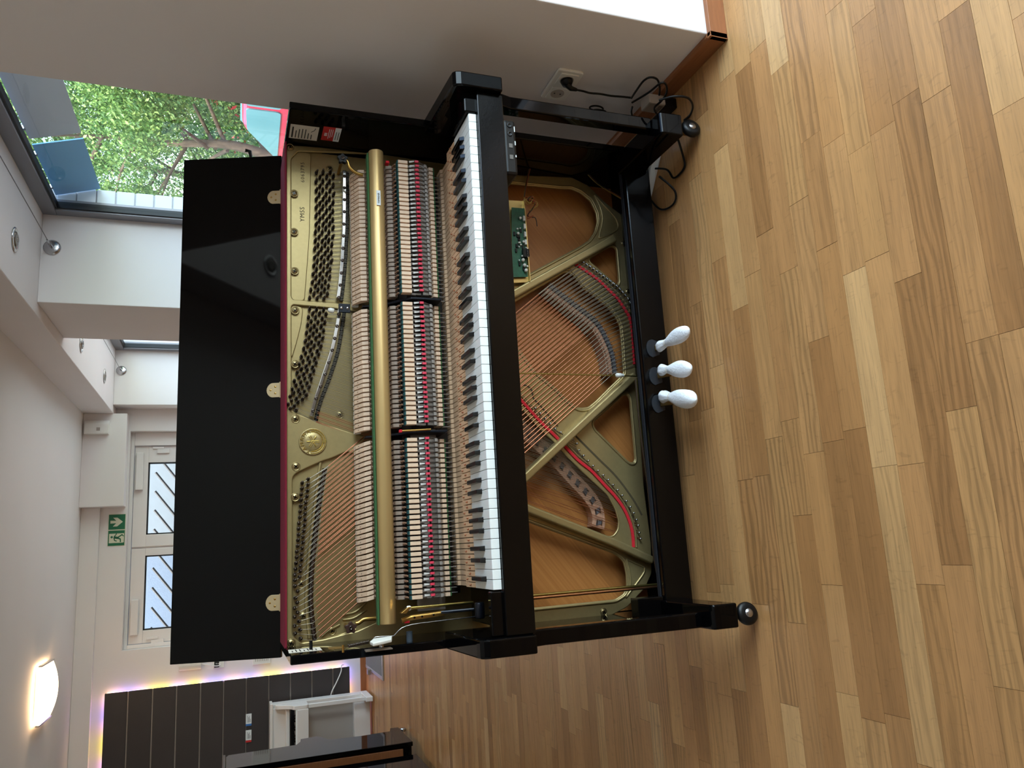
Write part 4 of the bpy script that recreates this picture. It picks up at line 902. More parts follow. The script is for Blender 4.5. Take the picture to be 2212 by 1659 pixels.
# raised rim lines round the openings
def rim(poly, w, y, closed=True, m=m_gold, name='rim'):
    p = round_poly(poly, .01, 4) if closed else [tuple(q)[:2] for q in smooth_path([(a, b, 0) for a, b in poly], 4)]
    if closed: p = p + [p[0]]
    return MB().tube([(a, y, b) for a, b in p], w, 6).build(name, m, plate)
for k in ('O1', 'O2', 'O3', 'O4', 'O6'): rim(grow(DATA[k], .035), .0042, YP - .0035)
rim(DATA['O5'], .0035, YP - .002)
def strut(path, w, y0, y1, name='strut'):
    pts = ribbon(path, w); n = len(path)
    return MB().prism(pts, 1, y0, y1).build(name, m_gold, plate, bevel=.006, seg=3)
strut(DATA['S1'], .026, YP - .030, YP + .004)
strut(DATA['S2'], .026, YP - .040, YP + .004)
strut(DATA['S3'], .024, YP - .032, YP + .004)
for k in ('fan', 'fan2'):
    p = [tuple(q)[:2] for q in smooth_path([(a, b, 0) for a, b in DATA[k] + [DATA[k][0]]], 4)]
    MB().tube([(a, YP - .004, b) for a, b in p], .0036, 6).build('rim', m_gold, plate)
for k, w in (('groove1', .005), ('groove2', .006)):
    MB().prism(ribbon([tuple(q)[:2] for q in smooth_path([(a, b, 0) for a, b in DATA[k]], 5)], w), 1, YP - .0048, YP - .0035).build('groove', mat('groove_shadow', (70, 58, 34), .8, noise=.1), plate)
# treble strut between the sections, raised ribs at the lower left corner of the upper plate
q = [DATA['H1'][4], DATA['H2'][10]]
for pts in ([(-.098, .985), (-.110, 1.03), (-.118, 1.075)], [(-.030, .955), (-.052, .985), (-.058, 1.02)], [(-.050, .955), (-.068, .99), (-.070, 1.02)], [(-.082, 1.028), (-.094, 1.055), (-.108, 1.075)]):
    MB().tube([(a, YP - .003, b) for a, b in smooth_path([(p[0], p[1], 0) for p in pts], 5) for a, b in [(a, b)]] if False else [(p.x, YP + .004, p.y) for p in smooth_path([(p[0], p[1], 0) for p in pts], 5)], .003, 6).build('rim', m_gold, plate)
# plate screws
scm = MB().lathe([(.0118, .0002), (.0118, .0012), (.0104, .0015), (.0098, .0004), (.0090, .0004), (.0084, .0013), (.0, .0017)], (0, 0, 0), (0, -1, 0), 20)
for a in (0, 1):
    scm.box(*((-.0055, .0055, -.0020, -.0012, -.0014, .0014) if a == 0 else (-.0014, .0014, -.0020, -.0012, -.0055, .0055)), 1)
scme = scm.mesh('plate_screw', [mat('screw_bronze', (150, 132, 92), .3, .85, noise=.05), m_blackd])
for i, (x, z) in enumerate(DATA['screws']):
    deep = i in (9, 10, 12, 13, 14); o = put('plate_screw', scme, plate, loc=(x, YP + (.0065 if deep else -.004), z)); o.rotation_euler = (0, random.uniform(.3, 1.2), 0)
# writing cast into the plate
t1, t2 = DATA['txt1'], DATA['txt2']
text('serial_number', '6063795', .0150, m_inkg, plate, face_y(t1[0][0], YP + .0008, t1[0][1]), space=1.28)
text('casting_text', 'YM5S', .0185, m_inkg, plate, face_y(t2[0][0], YP + .0008, t2[0][1]), space=1.12)
# emblem: wreath, letters round the top, three crossed tuning forks
ex, ez = DATA['emblem'][0]; ER = .0375
em = MB().lathe([(ER, .0), (ER, .003), (ER - .002, .0045), (ER - .004, .003), (.0245, .003), (.0235, .0042), (.022, .0048), (.012, .0056), (.0, .0058)], (ex, YP - .004, ez), (0, -1, 0), 40).build('emblem', m_gold, plate)
R0 = .0305; word = 'YAMAHA'
for i, ch in enumerate(word):
    an = math.radians(66 - i * 26.4)
    M4 = Matrix.Translation((ex + R0 * math.sin(-an) * 1, YP - .0079, ez + R0 * math.cos(an))) @ Matrix.Rotation(math.radians(90), 4, 'X') @ Matrix.Rotation(an, 4, 'Z') @ Matrix.Translation((0, -.0050, 0))
    text('emblem_letter', ch, .0140, m_goldp, plate, M4, ext=.0012, align='CENTER')
lf = MB()
for s in (-1, 1):
    for k in range(13):
        an = math.radians(84 + k * 7.4) * s
        for rr_ in (.0275, .0335):
            cx, cz = ex + rr_ * math.sin(an), ez + rr_ * math.cos(an); tx, tz = math.cos(an) * -s, -math.sin(an) * -s; d = .35 if rr_ < .03 else -.35
            ux, uz = tx * math.cos(d) - tz * math.sin(d), tx * math.sin(d) + tz * math.cos(d)
            L_ = .0046; w_ = .0021
            lf.add([(cx - ux * L_, YP - .0072, cz - uz * L_), (cx - uz * w_, YP - .0074, cz + ux * w_), (cx + ux * L_, YP - .0072, cz + uz * L_), (cx + uz * w_, YP - .0074, cz - ux * w_), (cx, YP - .0092, cz)], [(0, 1, 4), (1, 2, 4), (2, 3, 4), (3, 0, 4)])
lf.box(ex - .004, ex + .004, YP - .0090, YP - .0065, ez - .036, ez - .026)
tag(lf.build('wreath', m_goldp, plate), kind='stuff')
for k in range(3):
    an = math.radians(90 + 120 * k + 0)
    d = Vector((math.cos(an), math.sin(an))); n = Vector((-d.y, d.x)); y = YP - .0102
    fk = MB(); P3 = lambda p: (ex + p.x, y, ez + p.y)
    for s in (-1, 1): fk.tube([P3(-d * .017 + n * .0022 * s), P3(d * .002 + n * .0022 * s), P3(d * .006 + n * .0012 * s)], .0010, 6)
    fk.tube([P3(d * .006), P3(d * .012), P3(d * .0175)], [.0014, .0022, .0010], 6)
    fk.build('tuning_fork', m_goldp, plate)

# soundboard, bridges, felts
sb = part('soundboard', MB().box(XL + .024, XR - .024, .468, .476, .06, .90), m_spruce)
for k in range(5):
    pass
def bridge(name, path, w, y0, y1, m):
    p = [tuple(q)[:2] for q in smooth_path([(a, b, 0) for a, b in path], 5)]
    return part(name, MB().prism(ribbon(p, w), 1, y0, y1), m, .002)
m_bridge = mat('bridge_wood', (176, 132, 106), .5, noise=.18, nscale=50, stretch=(1, 1, 4))
m_graph = mat('graphite', (96, 94, 98), .4, .2, noise=.15, nscale=60)
bb = bridge('bass_bridge', DATA['bassbridge'], .040, .418, .466, m_bridge)
bp_ = [tuple(q)[:2] for q in smooth_path([(a, b, 0) for a, b in DATA['bassbridge']], 6)]
offp = lambda p, d: [(p[i][0] + d * n.x, p[i][1] + d * n.y) for i in range(len(p)) for n in [Vector((-(p[min(i + 1, len(p) - 1)][1] - p[max(i - 1, 0)][1]), p[min(i + 1, len(p) - 1)][0] - p[max(i - 1, 0)][0])).normalized()]]
MB().prism(ribbon(offp(bp_, .008), .016), 1, .4165, .4185).build('graphite_cap', m_graph, bb)
bpn = MB()
for d in (.001, .0165, -.016):
    pp = offp(bp_, d)
    for k in range(46):
        x, z = along(pp, (k + .5) / 46); bpn.tube([(x, .411, z), (x, .418, z)], .0012, 5, 0 if d > 0 else 1)
tag(bpn.build('bridge_pins', [m_dsteel, m_dsteel], bb), kind='stuff')
lp = DATA['longbridge']
lb = bridge('long_bridge', lp, .044, .430, .466, m_bridge)
lps = [tuple(q)[:2] for q in smooth_path([(a, b, 0) for a, b in lp], 6)]
lbp = MB()
for k in range(13):
    x, z = along(lps, (k + .5) / 13); x2, z2 = along(lps, min((k + .95) / 13, 1)); d = Vector((x2 - x, z2 - z)).normalized(); n = Vector((-d.y, d.x))
    c = Vector((x, z)); a = .0075
    pts = [c + d * a + n * .009 - d * .004, c + d * a - n * .009 + d * .004, c - d * a - n * .009 + d * .004, c - d * a + n * .009 - d * .004]
    MB().prism([tuple(p) for p in pts], 1, .4285, .4305).build('notch_pad', m_graph, lb)
    for j in range(4):
        for s in (-1, 1):
            p = c + d * (-.006 + .004 * j) + n * .008 * s; lbp.tube([(p.x, .424, p.y), (p.x, .430, p.y)], .0011, 5)
tag(lbp.build('bridge_pins', m_dsteel, lb), kind='stuff')
for k, nm in (('redA', 'felt'), ('redB', 'felt')):
    p = [tuple(q)[:2] for q in smooth_path([(a, b, 0) for a, b in DATA[k]], 5)]
    part('hitch_felt', MB().prism(ribbon(p, .0095), 1, YP - .0085, YP - .004), m_red, .001)
p = [(x, YP - .005, z) for x, z in offp([tuple(q)[:2] for q in smooth_path([(a, b, 0) for a, b in DATA['redB']], 5)], .011)]
MB().tube(p, .003, 6).build('bearing_rib', m_gold, plate)
for d in (.016, .029):
    p = [(x, YP - .005, z) for x, z in offp([tuple(q)[:2] for q in smooth_path([(a, b, 0) for a, b in DATA['redA']], 5)], d)]
    MB().tube(p, .0032, 6).build('bearing_rib', m_gold, plate)

# pressure bars, bass ridge, bearing strips
for kb, ks, kr_, mm in (('barT', 'barscrewT', 'bear', m_chrome), ('barM', 'barscrewM', 'bearM', m_chrome)):
    p = [tuple(q)[:2] for q in smooth_path([(a, b, 0) for a, b in DATA[kb]], 4)]
    pb = part('pressure_bar', MB().prism(ribbon(p, .0110), 1, YP - .014, YP - .004), mm, .0025)
    sm_ = MB().lathe([(.0048, 0), (.0048, .0018), (.0032, .0036), (.0016, .0038), (.0012, .0024), (.0, .0024)], (0, 0, 0), (0, -1, 0), 14).mesh('bar_screw', m_dsteel)
    for x, z in DATA[ks]: put('bar_screw', sm_, pb, loc=(x, YP - .014, z))
    p = [(q.x, YP + .002, q.y) for q in smooth_path([(a, b, 0) for a, b in DATA[kr_]], 4)]
    part('bearing_strip', MB().tube(p, .0055, 8), m_bplast)
p = [(q.x, YP + .003, q.y) for q in smooth_path([(a, b, 0) for a, b in DATA['ridge']], 4)]
MB().tube(p, .0045, 8).build('bass_ridge', m_gold, plate)
p = [(q.x, YP + .004, q.y) for q in smooth_path([(a, b, 0) for a, b in DATA['agraffe']], 4)]
MB().tube(p, .0065, 8).build('agraffe_rail', m_dsteel, plate)
agp = MB()
for k in range(48):
    x, z = along(DATA['agraffe'], (k + .5) / 48); agp.tube([(x, YP - .006, z), (x, YP + .002, z)], [.0012, .0016], 6)
tag(agp.build('agraffe_pins', m_steel, plate), kind='stuff')

# tuning pins and strings, one of each per wire
pinm = MB().lathe([(.0037, 0), (.0037, .020), (.0030, .022), (.0028, .026), (.0016, .0275), (.0, .0278)], (0, 0, 0), (0, -1, 0), 12)
pinm.tube([(.0045 * math.cos(a), -.003 - .0008 * a, .0045 * math.sin(a)) for a in [i * .7 for i in range(20)]], .0008, 4)
pinme = pinm.mesh('tuning_pin', m_dsteel)
hpm = MB().lathe([(.0024, -.002), (.0024, .010), (.0032, .0105), (.0032, .0125), (.0, .013)], (0, 0, 0), (0, -1, 0), 8).mesh('hitch_pin', m_steel)
from collections import defaultdict
bynote = defaultdict(list)
for n, x, z in DATA['pins']: bynote[n].append((x, z))
for n, lst in sorted(bynote.items()):
    for j, (x, z) in enumerate(lst):
        o = put('tuning_pin', pinme, PN, loc=(x, YP + .006, z)); o.rotation_euler = (math.radians(-6), random.uniform(0, 3), 0)
        off = (j - (len(lst) - 1) / 2) * .3
        if n <= 30:
            t = min(max((30 - n + off * (1 if len(lst) > 1 else 0)) / 30, 0), 1)
            a = along(DATA['agraffe'], t); b = along(DATA['bassbridge'], t); h = along(DATA['hitchA'], t)
            ya, yb = YP - .004, .412
            st = MB().tube([(x, YP - .006, z), (a[0], ya, a[1])], .0008, 5, 0)
            A = Vector((a[0], ya, a[1])); B = Vector((b[0], yb, b[1])); r_ = lerp(.0021, .0009, n / 30)
            st.tube([A, A.lerp(B, .012)], .0008, 5, 0).tube([A.lerp(B, .012), A.lerp(B, .95)], r_, 6, 1).tube([A.lerp(B, .95), B, (h[0], YP - .008, h[1])], .0012, 5, 0)
            so_ = st.build('string', [m_string, m_copper], PN); put('hitch_pin', hpm, PN, loc=(h[0], YP - .004, h[1]))
        else:
            if n <= 56:
                t = (56 - n - off) / 25; t = min(max(t, 0), 1); a = along(DATA['bearM'], t); tb = lerp(.42, 1, t); h = along(DATA['hitchB'], t)
            else:
                t = (87 - n - off) / 30; t = min(max(t, 0), 1); a = along(DATA['bear'], t); tb = lerp(0, .40, t); h = None
            b = along(DATA['longpath'], tb)
            pts = [(x, YP - .004, z), (a[0], YP - .004, a[1]), (b[0], .4265, b[1])]
            if h: pts.append((h[0], YP - .006, h[1]))
            wound = 31 <= n <= 33
            MB().tube(pts[:2], .0006, 4, 0).tube(pts[1:], 0.0010 if wound else .0008, 4, 1 if wound else 0).build('string', [m_string, m_copper], PN)
            if h and j == 0: put('hitch_pin', hpm, PN, loc=(h[0], YP - .004, h[1]))

# ---- keys
KW = 1.2246 / 52; SW = 1.2246 / 88
wk = MB().prism([(0.0, .7095), (0.0005, .7285), (.003, .7300), (.1405, .7300), (.1405, .7095)], 0, -KW / 2 + .0006, KW / 2 - .0006).mesh('white_key', m_ivory)
bkm = MB()
bx = .0052; vs = [(-bx - .0012, .048, .7285), (bx + .0012, .048, .7285), (bx + .0012, .136, .7285), (-bx - .0012, .136, .7285), (-bx, .056, .7420), (bx, .056, .7420), (bx, .136, .7415), (-bx, .136, .7415)]
bkm.add(vs, [(0, 3, 2, 1), (4, 5, 6, 7), (0, 1, 5, 4), (1, 2, 6, 5), (2, 3, 7, 6), (3, 0, 4, 7)])
bkme = bkm.mesh('black_key', m_ebony)
stick = MB().prism([(.1412, .700), (.1412, .7235), (.152, .7285), (.222, .7300), (.236, .7170), (.316, .7170), (.322, .7240), (.362, .7240), (.362, .700)], 0, -SW / 2 + .0010, SW / 2 - .0010).mesh('key_stick', m_maple2)
stickb = MB().prism([(.1365, .700), (.1365, .7275), (.152, .7290), (.222, .7300), (.236, .7170), (.316, .7170), (.322, .7240), (.362, .7240), (.362, .700)], 0, -SW / 2 + .0010, SW / 2 - .0010).mesh('key_stick', m_maple2)
kpin = MB().lathe([(.0022, 0), (.0022, .0045), (.0015, .0058), (.0, .006)], (0, 0, 0), (0, 0, 1), 8).mesh('key_pin', m_copper)
kw = 0
pat = [1 if (i % 12) in (1, 4, 6, 9, 11) else 0 for i in range(88)]        # A, A#, B, C ...
for i in range(88):
    sx = (i + .5) * SW
    if not pat[i]:
        x = (kw + .5) * KW; k = put('white_key', wk, PN, bevel=.0007, seg=2, loc=(x, 0, 0)); kw += 1
    else:
        # black keys sit a little off the joint, as on every keyboard
        x = kw * KW + {1: .001, 4: -.0022, 6: .0022, 9: -.003, 11: .0}[i % 12]
        k = put('black_key', bkme, PN, bevel=.0012, seg=2, loc=(x, 0, 0))
    put('key_stick', stickb if pat[i] else stick, k, loc=(sx - x, 0, 0))
    put('key_pin', kpin, k, loc=(sx - x, .205 if pat[i] else .180, .7282))
part('key_bed', MB().box(XL + .042, XR - .042, .050, .42, .615, .66), m_blackd, .003)
part('key_frame', MB().box(-.002, 1.227, .02, .36, .66, .6995), m_bplast)  # coloured black so the gaps between the keys read as shade
part('key_slip', MB().box(XL + .042, XR - .042, -.012, .011, .635, .7085), m_blackd, .003)
part('key_block', MB().box(1.228, 1.284, .0, .135, .70, .741), m_black, .004)
part('key_block', MB().box(-.104, -.003, .0, .022, .66, .738), m_black, .003)

# ---- action, one set per note
def nx(i):
    if i <= 30: return lerp(-.018, .392, i / 30)
    if i <= 56: return lerp(.438, .774, (i - 31) / 25)
    return lerp(.811, 1.203, (i - 57) / 30)
def hammer_mesh(shear):
    pr = [(.380, .9845), (.3405, .9670), (.3365, .9505), (.3465, .9440), (.364, .9620), (.394, .9850)]
    mb = MB(); w = .0051
    vs = [(s * w + (.985 - z) * shear, y, z) for s in (-1, 1) for y, z in pr]; n = len(pr)
    # light-coloured split line down the middle of the tail comes from two chamfers
    mb.add(vs, [tuple(range(n)), tuple(range(n, 2 * n))[::-1]] + [((i + 1) % n, i, n + i, n + (i + 1) % n) for i in range(n)])
    mb.box(-.0004 + .008 * shear, .0004 + .008 * shear, .3622, .3664, .9763, .9790, 1)
    return mb.mesh('hammer', [m_maple, m_ink])
def felt_mesh(shear):
    mb = MB(); pr = [(.392, .966), (.388, .974), (.392, .982), (.400, .985), (.407, .982), (.409, .974), (.404, .965)]
    vs = [(s * .0050 + (.985 - z) * shear, y, z) for s in (-1, 1) for y, z in pr]; n = len(pr)
    return mb.add(vs, [tuple(range(n)), tuple(range(n, 2 * n))[::-1]] + [((i + 1) % n, i, n + i, n + (i + 1) % n) for i in range(n)]).mesh('hammer_felt', m_felt)
def shank_mesh(shear): return MB().tube([(.04 * shear, .345, .950), (.06 * shear * .6, .330, .915), (0, .322, .884)], .0028, 8).mesh('hammer_shank', m_brownw)
HM = {k: (hammer_mesh(k), felt_mesh(k), shank_mesh(k)) for k in (.25, .06, .0)}
butt = MB().prism(round_poly([(.304, .868), (.300, .880), (.306, .893), (.330, .894), (.334, .872)], .003), 0, -.0048, .0048).mesh('hammer_butt', m_greyw)
nub = MB().tube([(0, .300, .8745), (0, .286, .8715), (0, .280, .8705)], [.0026, .0030, .0020], 8).mesh('catcher_shank', m_brownw)
catch = MB().box(-.0048, .0048, .259, .281, .8375, .8655).mesh('catcher', m_maple)
catf = MB().box(-.0050, .0050, .261, .281, .8657, .8680).mesh('catcher_felt', m_teal)
chk = MB().prism(round_poly([(.2545, .8050), (.2545, .8165), (.260, .8172), (.260, .8054)], .003), 0, -.0030, .0030).mesh('bridle_tip', m_pink)
tape = MB().add([(-.0012, .2575, .8185), (.0012, .2575, .8185), (-.0028, .262, .832), (.0028, .262, .832), (-.0012, .259, .8185), (.0012, .259, .8185), (-.0028, .2635, .832), (.0028, .2635, .832)], [(0, 1, 3, 2), (5, 4, 6, 7), (1, 5, 7, 3), (4, 0, 2, 6), (2, 3, 7, 6), (0, 4, 5, 1)]).mesh('bridle_tape', mat('cotton_tape', (206, 200, 194), .8, noise=.05, nscale=200))
wire = MB()
for dx, y1, z1 in ((.0034, .290, .771), (-.0034, .285, .773), (.0012, .276, .782), (-.0012, .282, .777)):
    wire.tube([(dx, .259, .806), (dx, lerp(.262, y1, .5), lerp(.800, z1, .5)), (dx, y1, z1)], .0006, 4)
wire.tube([(.0036, .256, .8175), (.0036, .270, .834), (.0030, .284, .838)], .0007, 4)
wire = wire.mesh('bridle_wire', m_steel)
plas = MB().box(-.0030, .0030, .284, .292, .806, .834).box(-.0045, -.0025, .276, .290, .808, .822).box(-.0040, .0040, .276, .290, .776, .802).box(-.0046, .0046, .270, .292, .780, .786).mesh('flange', m_clear)
wip = MB().prism(round_poly([(.286, .7555), (.284, .768), (.298, .7725), (.330, .772), (.330, .7555)], .002), 0, -.0046, .0046).mesh('wippen', m_maple)
wipf = MB().box(-.0048, .0048, .286, .330, .7525, .7552).mesh('wippen_felt', m_green)
cap = MB().tube([(0, .336, .7222), (0, .336, .7525)], .0019, 8).lathe([(.0036, 0), (.0036, .004), (.0019, .005)], (0, .336, .745), (0, 0, 1), 8).mesh('capstan', m_steel)
for i in range(88):
    sh = .25 if i <= 30 else .06 if i <= 56 else .0
    x = nx(i); hm_, fm_, sm_ = HM[sh]
    h = put('hammer', hm_, PN, bevel=.0006, seg=1, loc=(x - .004 + random.uniform(-.0003, .0003), random.uniform(-.0006, .0006), random.uniform(-.0006, .0006)))
    put('hammer_felt', fm_, h); put('hammer_shank', sm_, h)
    b = put('hammer_butt', butt, PN, loc=(x, 0, 0)); put('catcher_shank', nub, b)
    c = put('catcher', catch, b, bevel=.0006, seg=1); put('catcher_felt', catf, b)
    k = put('bridle_tip', chk, PN, loc=(x + .0035, 0, random.uniform(-.0008, .0008))); put('bridle_tape', tape, k); put('bridle_wire', wire, k)
    w = put('wippen', wip, PN, loc=(x, 0, 0)); put('wippen_felt', wipf, w); put('flange', plas, w); put('capstan', cap, w)
# long rails of the action, and a dark sheet behind them
gr = MB().prism(round_poly([(.282, .907), (.262, .907), (.250, .913), (.244, .928), (.250, .943), (.262, .9495), (.282, .9495)], .006), 0, -.0775, 1.2262, smooth=True)
rail = part('hammer_rail', gr, m_rail, .0015)
MB().box(-.0785, 1.2200, .262, .284, .9500, .9545).build('rail_felt', m_green, rail, bevel=.001, seg=1)
rl = DATA['raillabel']
MB().box(rl[0][0], rl[1][0], .2428, .2436, .9225, .9338).build('label', m_paperw, rail)
text('label_text', 'YAMAHA', .0078, m_ink, rail, face_y(rl[0][0] + .005, .2424, .9252), ext=.0003, space=1.0)
part('action_gap_shade', MB().box(-.022, 1.21, .365, .385, .705, .905), mat('gap_shade_brown', (40, 26, 20), .6, noise=.2, nscale=30), .002)  # dark sheet added behind the action so the gaps look shaded
part('action_rail', MB().box(-.024, 1.212, .333, .345, .835, .862), mat('dark_rail', (52, 46, 44), .4, .3, noise=.1, nscale=30), .002)
# action brackets between and beside the sections
for x in (.415, .792):
    part('action_bracket', MB().prism([(.262, .752), (.262, .84), (.33, .90), (.36, .96), (.385, .96), (.385, .752)], 0, x - .003, x + .003), m_bluebl, .001)
part('red_stop', MB().box(.411, .4185, .252, .262, .879, .887), m_red, .001)
part('rest_arm', MB().tube([(.415, .256, .883), (.419, .256, .80)], .0028, 6), m_brass)
part('clear_cover', MB().box(-.058, .0, .318, .326, .762, .838), m_clear, .001)
part('clear_cover', MB().box(.404, .428, .318, .326, .770, .842), m_clear, .001)
part('clear_cover', MB().box(.783, .803, .318, .326, .770, .842), m_clear, .001)
b_ = part('latch_plate', MB().box(.776, .802, .375, .381, .992, 1.025), m_bluebl, .001)
for z in (1.0, 1.017): MB().lathe([(.0042, 0), (.0042, .002), (.002, .0034), (0, .0034)], (.789, .375, z), (0, -1, 0), 12).build('latch_screw', m_steel, b_)
part('white_ferrule', MB().lathe([(.0045, -.008), (.0075, -.006), (.0075, .004), (.0045, .010)], (.785, .392, 1.043), (.2, 0, .98), 14), m_plast)
# knobs at both ends of the action
for n_, (x, z) in enumerate(DATA['knobs']):
    kn = MB(); pts = []
    for k in range(40):
        a = 2 * math.pi * k / 40; pts.append((x + .0135 * (1 + .17 * math.cos(5 * a)) * math.cos(a), z + .0135 * (1 + .17 * math.cos(5 * a)) * math.sin(a)))
    kn.prism(pts, 1, .325, .338)
    o = part('star_knob', kn, mat('brown_bakelite', (58, 36, 30), .35, noise=.1) if n_ == 0 else m_bplast, .001)
    MB().lathe([(.0055, 0), (.0055, .003), (.003, .003), (.003, .0005), (0, .0005)], (x, .325, z), (0, -1, 0), 14).build('bolt', m_dsteel, o)
    part('knob_stud', MB().tube([(x, .338, z), (x, .424, z)], .005, 8), m_brass)
fl2 = lambda k, y: [(p[0], y, p[1]) for p in DATA[k]]
part('bracket_arm', MB().tube(smooth_path(fl2('armL', .332)), .0055, 8), m_brass)
part('bracket_arm', MB().tube(smooth_path([(1.226, .332, 1.004), (1.221, .332, .998), (1.205, .332, .993), (1.190, .333, .975), (1.186, .333, .955)]), .005, 8), m_brass)
br = part('end_bracket', MB().tube(smooth_path(fl2('bracket', .24)), [.007] * 7 + [.0075] * 18, 6), m_brass)
for k in (9, 13, 17):
    p = smooth_path(fl2('bracket', .24))[k]; MB().lathe([(.0028, 0), (.0028, .001), (0, .001)], (p.x, .2325, p.z), (0, -1, 0), 10).build('bracket_hole', m_blackd, br)
part('red_stop', MB().box(DATA['bracket'][0][0] - .007, DATA['bracket'][0][0] + .006, .236, .252, .878, .892), m_red, .002)
part('red_stop', MB().box(1.199, 1.207, .27, .29, .888, .899), m_red, .002)
r = DATA['rodU']; rod = part('lever_rod', MB().tube([(r[0][0], .22, r[0][1]), (r[1][0], .22, r[1][1])], .0036, 10), m_brassr)
MB().lathe([(.005, 0), (.0062, .002), (.0062, .008), (.005, .010)], (r[0][0], .22, r[0][1] - .006), (0, 0, 1), 14).build('bush', m_plast, rod)
part('rod_arm', MB().prism([(-.052, .892), (-.037, .878), (-.036, .886), (-.050, .906)], 1, .212, .232), m_brass, .001)
part('bent_wire', MB().tube(smooth_path(fl2('bentwire', .24), 4), .0014, 6), m_steel)
c = DATA['cyl']
part('lever_bar', MB().tube([(c[4][0], .16, c[4][1]), (c[5][0], .18, c[5][1])], .0042, 6), m_bluebl)
part('lever_cylinder', MB().lathe([(.010, 0), (.012, .003), (.012, .036), (.010, .039)], (c[1][0] - .002, .15, .7195), (1, 0, 0), 18), m_bluebl)
lv = [(y, z) for y, z in DATA['lever']]
part('white_lever', MB().prism(lv, 0, -.110, -.102), m_plast, .002)
part('lever_plate', MB().prism([(lv[0][0] - .01, lv[0][1] + .012), (lv[0][0] + .02, lv[0][1] + .01), (lv[3][0] + .02, lv[3][1]), (lv[3][0] - .01, lv[3][1])], 0, -.1245, -.122), m_alu)
part('lever_pivot', MB().lathe([(.006, 0), (.006, .010), (.004, .012), (.004, .016), (0, .016)], (-.122, (lv[0][0] + lv[4][0]) / 2, (lv[1][1] + lv[4][1]) / 2), (1, 0, 0), 12), m_steel)
s0, s1 = DATA['spring']; hel = []
for k in range(150):
    t = k / 149; a = t * 2 * math.pi * 18; hel.append((-.112 + .004 * math.cos(a), lerp(s0[0], s1[0], t) + .004 * math.sin(a), lerp(s0[1], s1[1], t)))
part('spring', MB().tube(hel, .0011, 5), m_dsteel)
part('spring_post', MB().tube([(-.125, s0[0], s0[1] + .012), (-.108, s0[0], s0[1] + .012)], .003, 8), m_brass)
part('side_pin', MB().tube([(-.125, .302, 1.115), (-.103, .302, 1.115)], .0042, 10), m_bplast)
part('side_peg', MB().tube([(-.125, .262, .875), (-.100, .262, .875)], .008, 10), mat('grey_rubber', (70, 80, 92), .6, noise=.1))
for k, m_ in (('labL', m_paper), ('brass', m_brass)):
    o = part('side_label' if k == 'labL' else 'brass_plate', MB().prism(DATA[k], 0, -.1249, -.1244), m_)
    if k == 'labL':
        q4 = DATA[k]
        for j in range(7):
            a = Vector(q4[0]).lerp(Vector(q4[1]), .12 + j * .12); b2 = Vector(q4[3]).lerp(Vector(q4[2]), .12 + j * .12)
            p0, p1 = a.lerp(b2, .15), a.lerp(b2, .8 if j % 3 else .5)
            MB().box(-.1243, -.1240, min(p0.x, p1.x), max(p0.x, p1.x), p0.y - .0014, p0.y + .0014).build('print_line', m_ink, o)
# stickers on the right inner side
for k, m_ in (('stickW', m_paper), ('stickR', m_sred)):
    y0 = min(p[0] for p in DATA[k]); y1 = max(p[0] for p in DATA[k]); z0 = min(p[1] for p in DATA[k]); z1 = max(p[1] for p in DATA[k])
    xx = XR - .022
    o = part('side_sticker', MB().box(xx - .0008, xx - .0001, y0, y1, z0, z1), m_)
    if k == 'stickW':
        for j in range(7):
            w_ = (.9, .62, .75, .8, .8, .5, .4)[j]; zz = z1 - .010 - j * .0088
            MB().box(xx - .0012, xx - .0008, y1 - .006 - (y1 - y0 - .012) * w_, y1 - .006, zz, zz + (.0042 if j == 0 else .0026)).build('print_line', m_ink, o)
        MB().tube([(xx - .0011, y0 + .030, z0 + .020), (xx - .0011, y0 + .020, z0 + .012), (xx - .0011, y0 + .008, z0 + .010)], .001, 5).build('print_drawing', m_ink, o)
    else:
        MB().box(xx - .0013, xx - .0008, y0, y1, z0, z0 + .017).build('white_band', m_paperw, o)
        for j in range(3): MB().box(xx - .0013, xx - .0008, y1 - .030 - j * .006, y1 - .027 - j * .006, z1 - .014, z1 - .006).build('print_mark', m_paperw, o)
        for j in range(3): MB().box(xx - .0013, xx - .0008, y0 + .012, y1 - .012 - .006 * j, z1 - .019 - j * .005, z1 - .0175 - j * .005).build('print_line', m_paperw, o)
        for j in range(2): MB().box(xx - .0018, xx - .0013, y0 + .022, y1 - .010, z0 + .004 + j * .007, z0 + .0058 + j * .007).build('print_line', m_ink, o)

# ---- lower part: rods, circuit board, wiring, pedals, control box
rd = DATA['rods']
part('pedal_rod', MB().tube([(rd[0][0], .36, rd[0][1]), (rd[1][0], .36, rd[1][1]), (rd[2][0], .36, rd[2][1])], .0045, 10), mat('copper_rod', (204, 146, 104), .2, .95, noise=.1, nscale=10))
part('pedal_rod', MB().tube([(rd[0][0] + .004, .35, rd[0][1]), (rd[3][0], .36, rd[3][1]), (rd[4][0], .36, rd[4][1])], .0040, 10), m_brassr)
pr_ = DATA['pedrod']; o = part('pedal_rod', MB().tube([(pr_[0][0], .36, pr_[0][1]), (pr_[1][0], .36, pr_[1][1]), (pr_[2][0], .36, pr_[2][1])], .0022, 8), m_brassr)
MB().lathe([(.003, 0), (.0055, .002), (.0055, .010), (.0075, .011), (.0075, .026), (.0055, .027), (.003, .031)], (pr_[4][0], .36, pr_[4][1] - .008), (0, 0, 1), 12).build('coupling', m_plast, o)
for d_ in (0, .006):
    part('trap_lever', MB().tube(smooth_path([(p[0], .30 + d_, p[1] - d_ * 1.2) for p in DATA['trap']], 5), .0032, 8), m_brassr if d_ else mat('dark_brown_rod', (70, 56, 44), .3, .5, noise=.1))
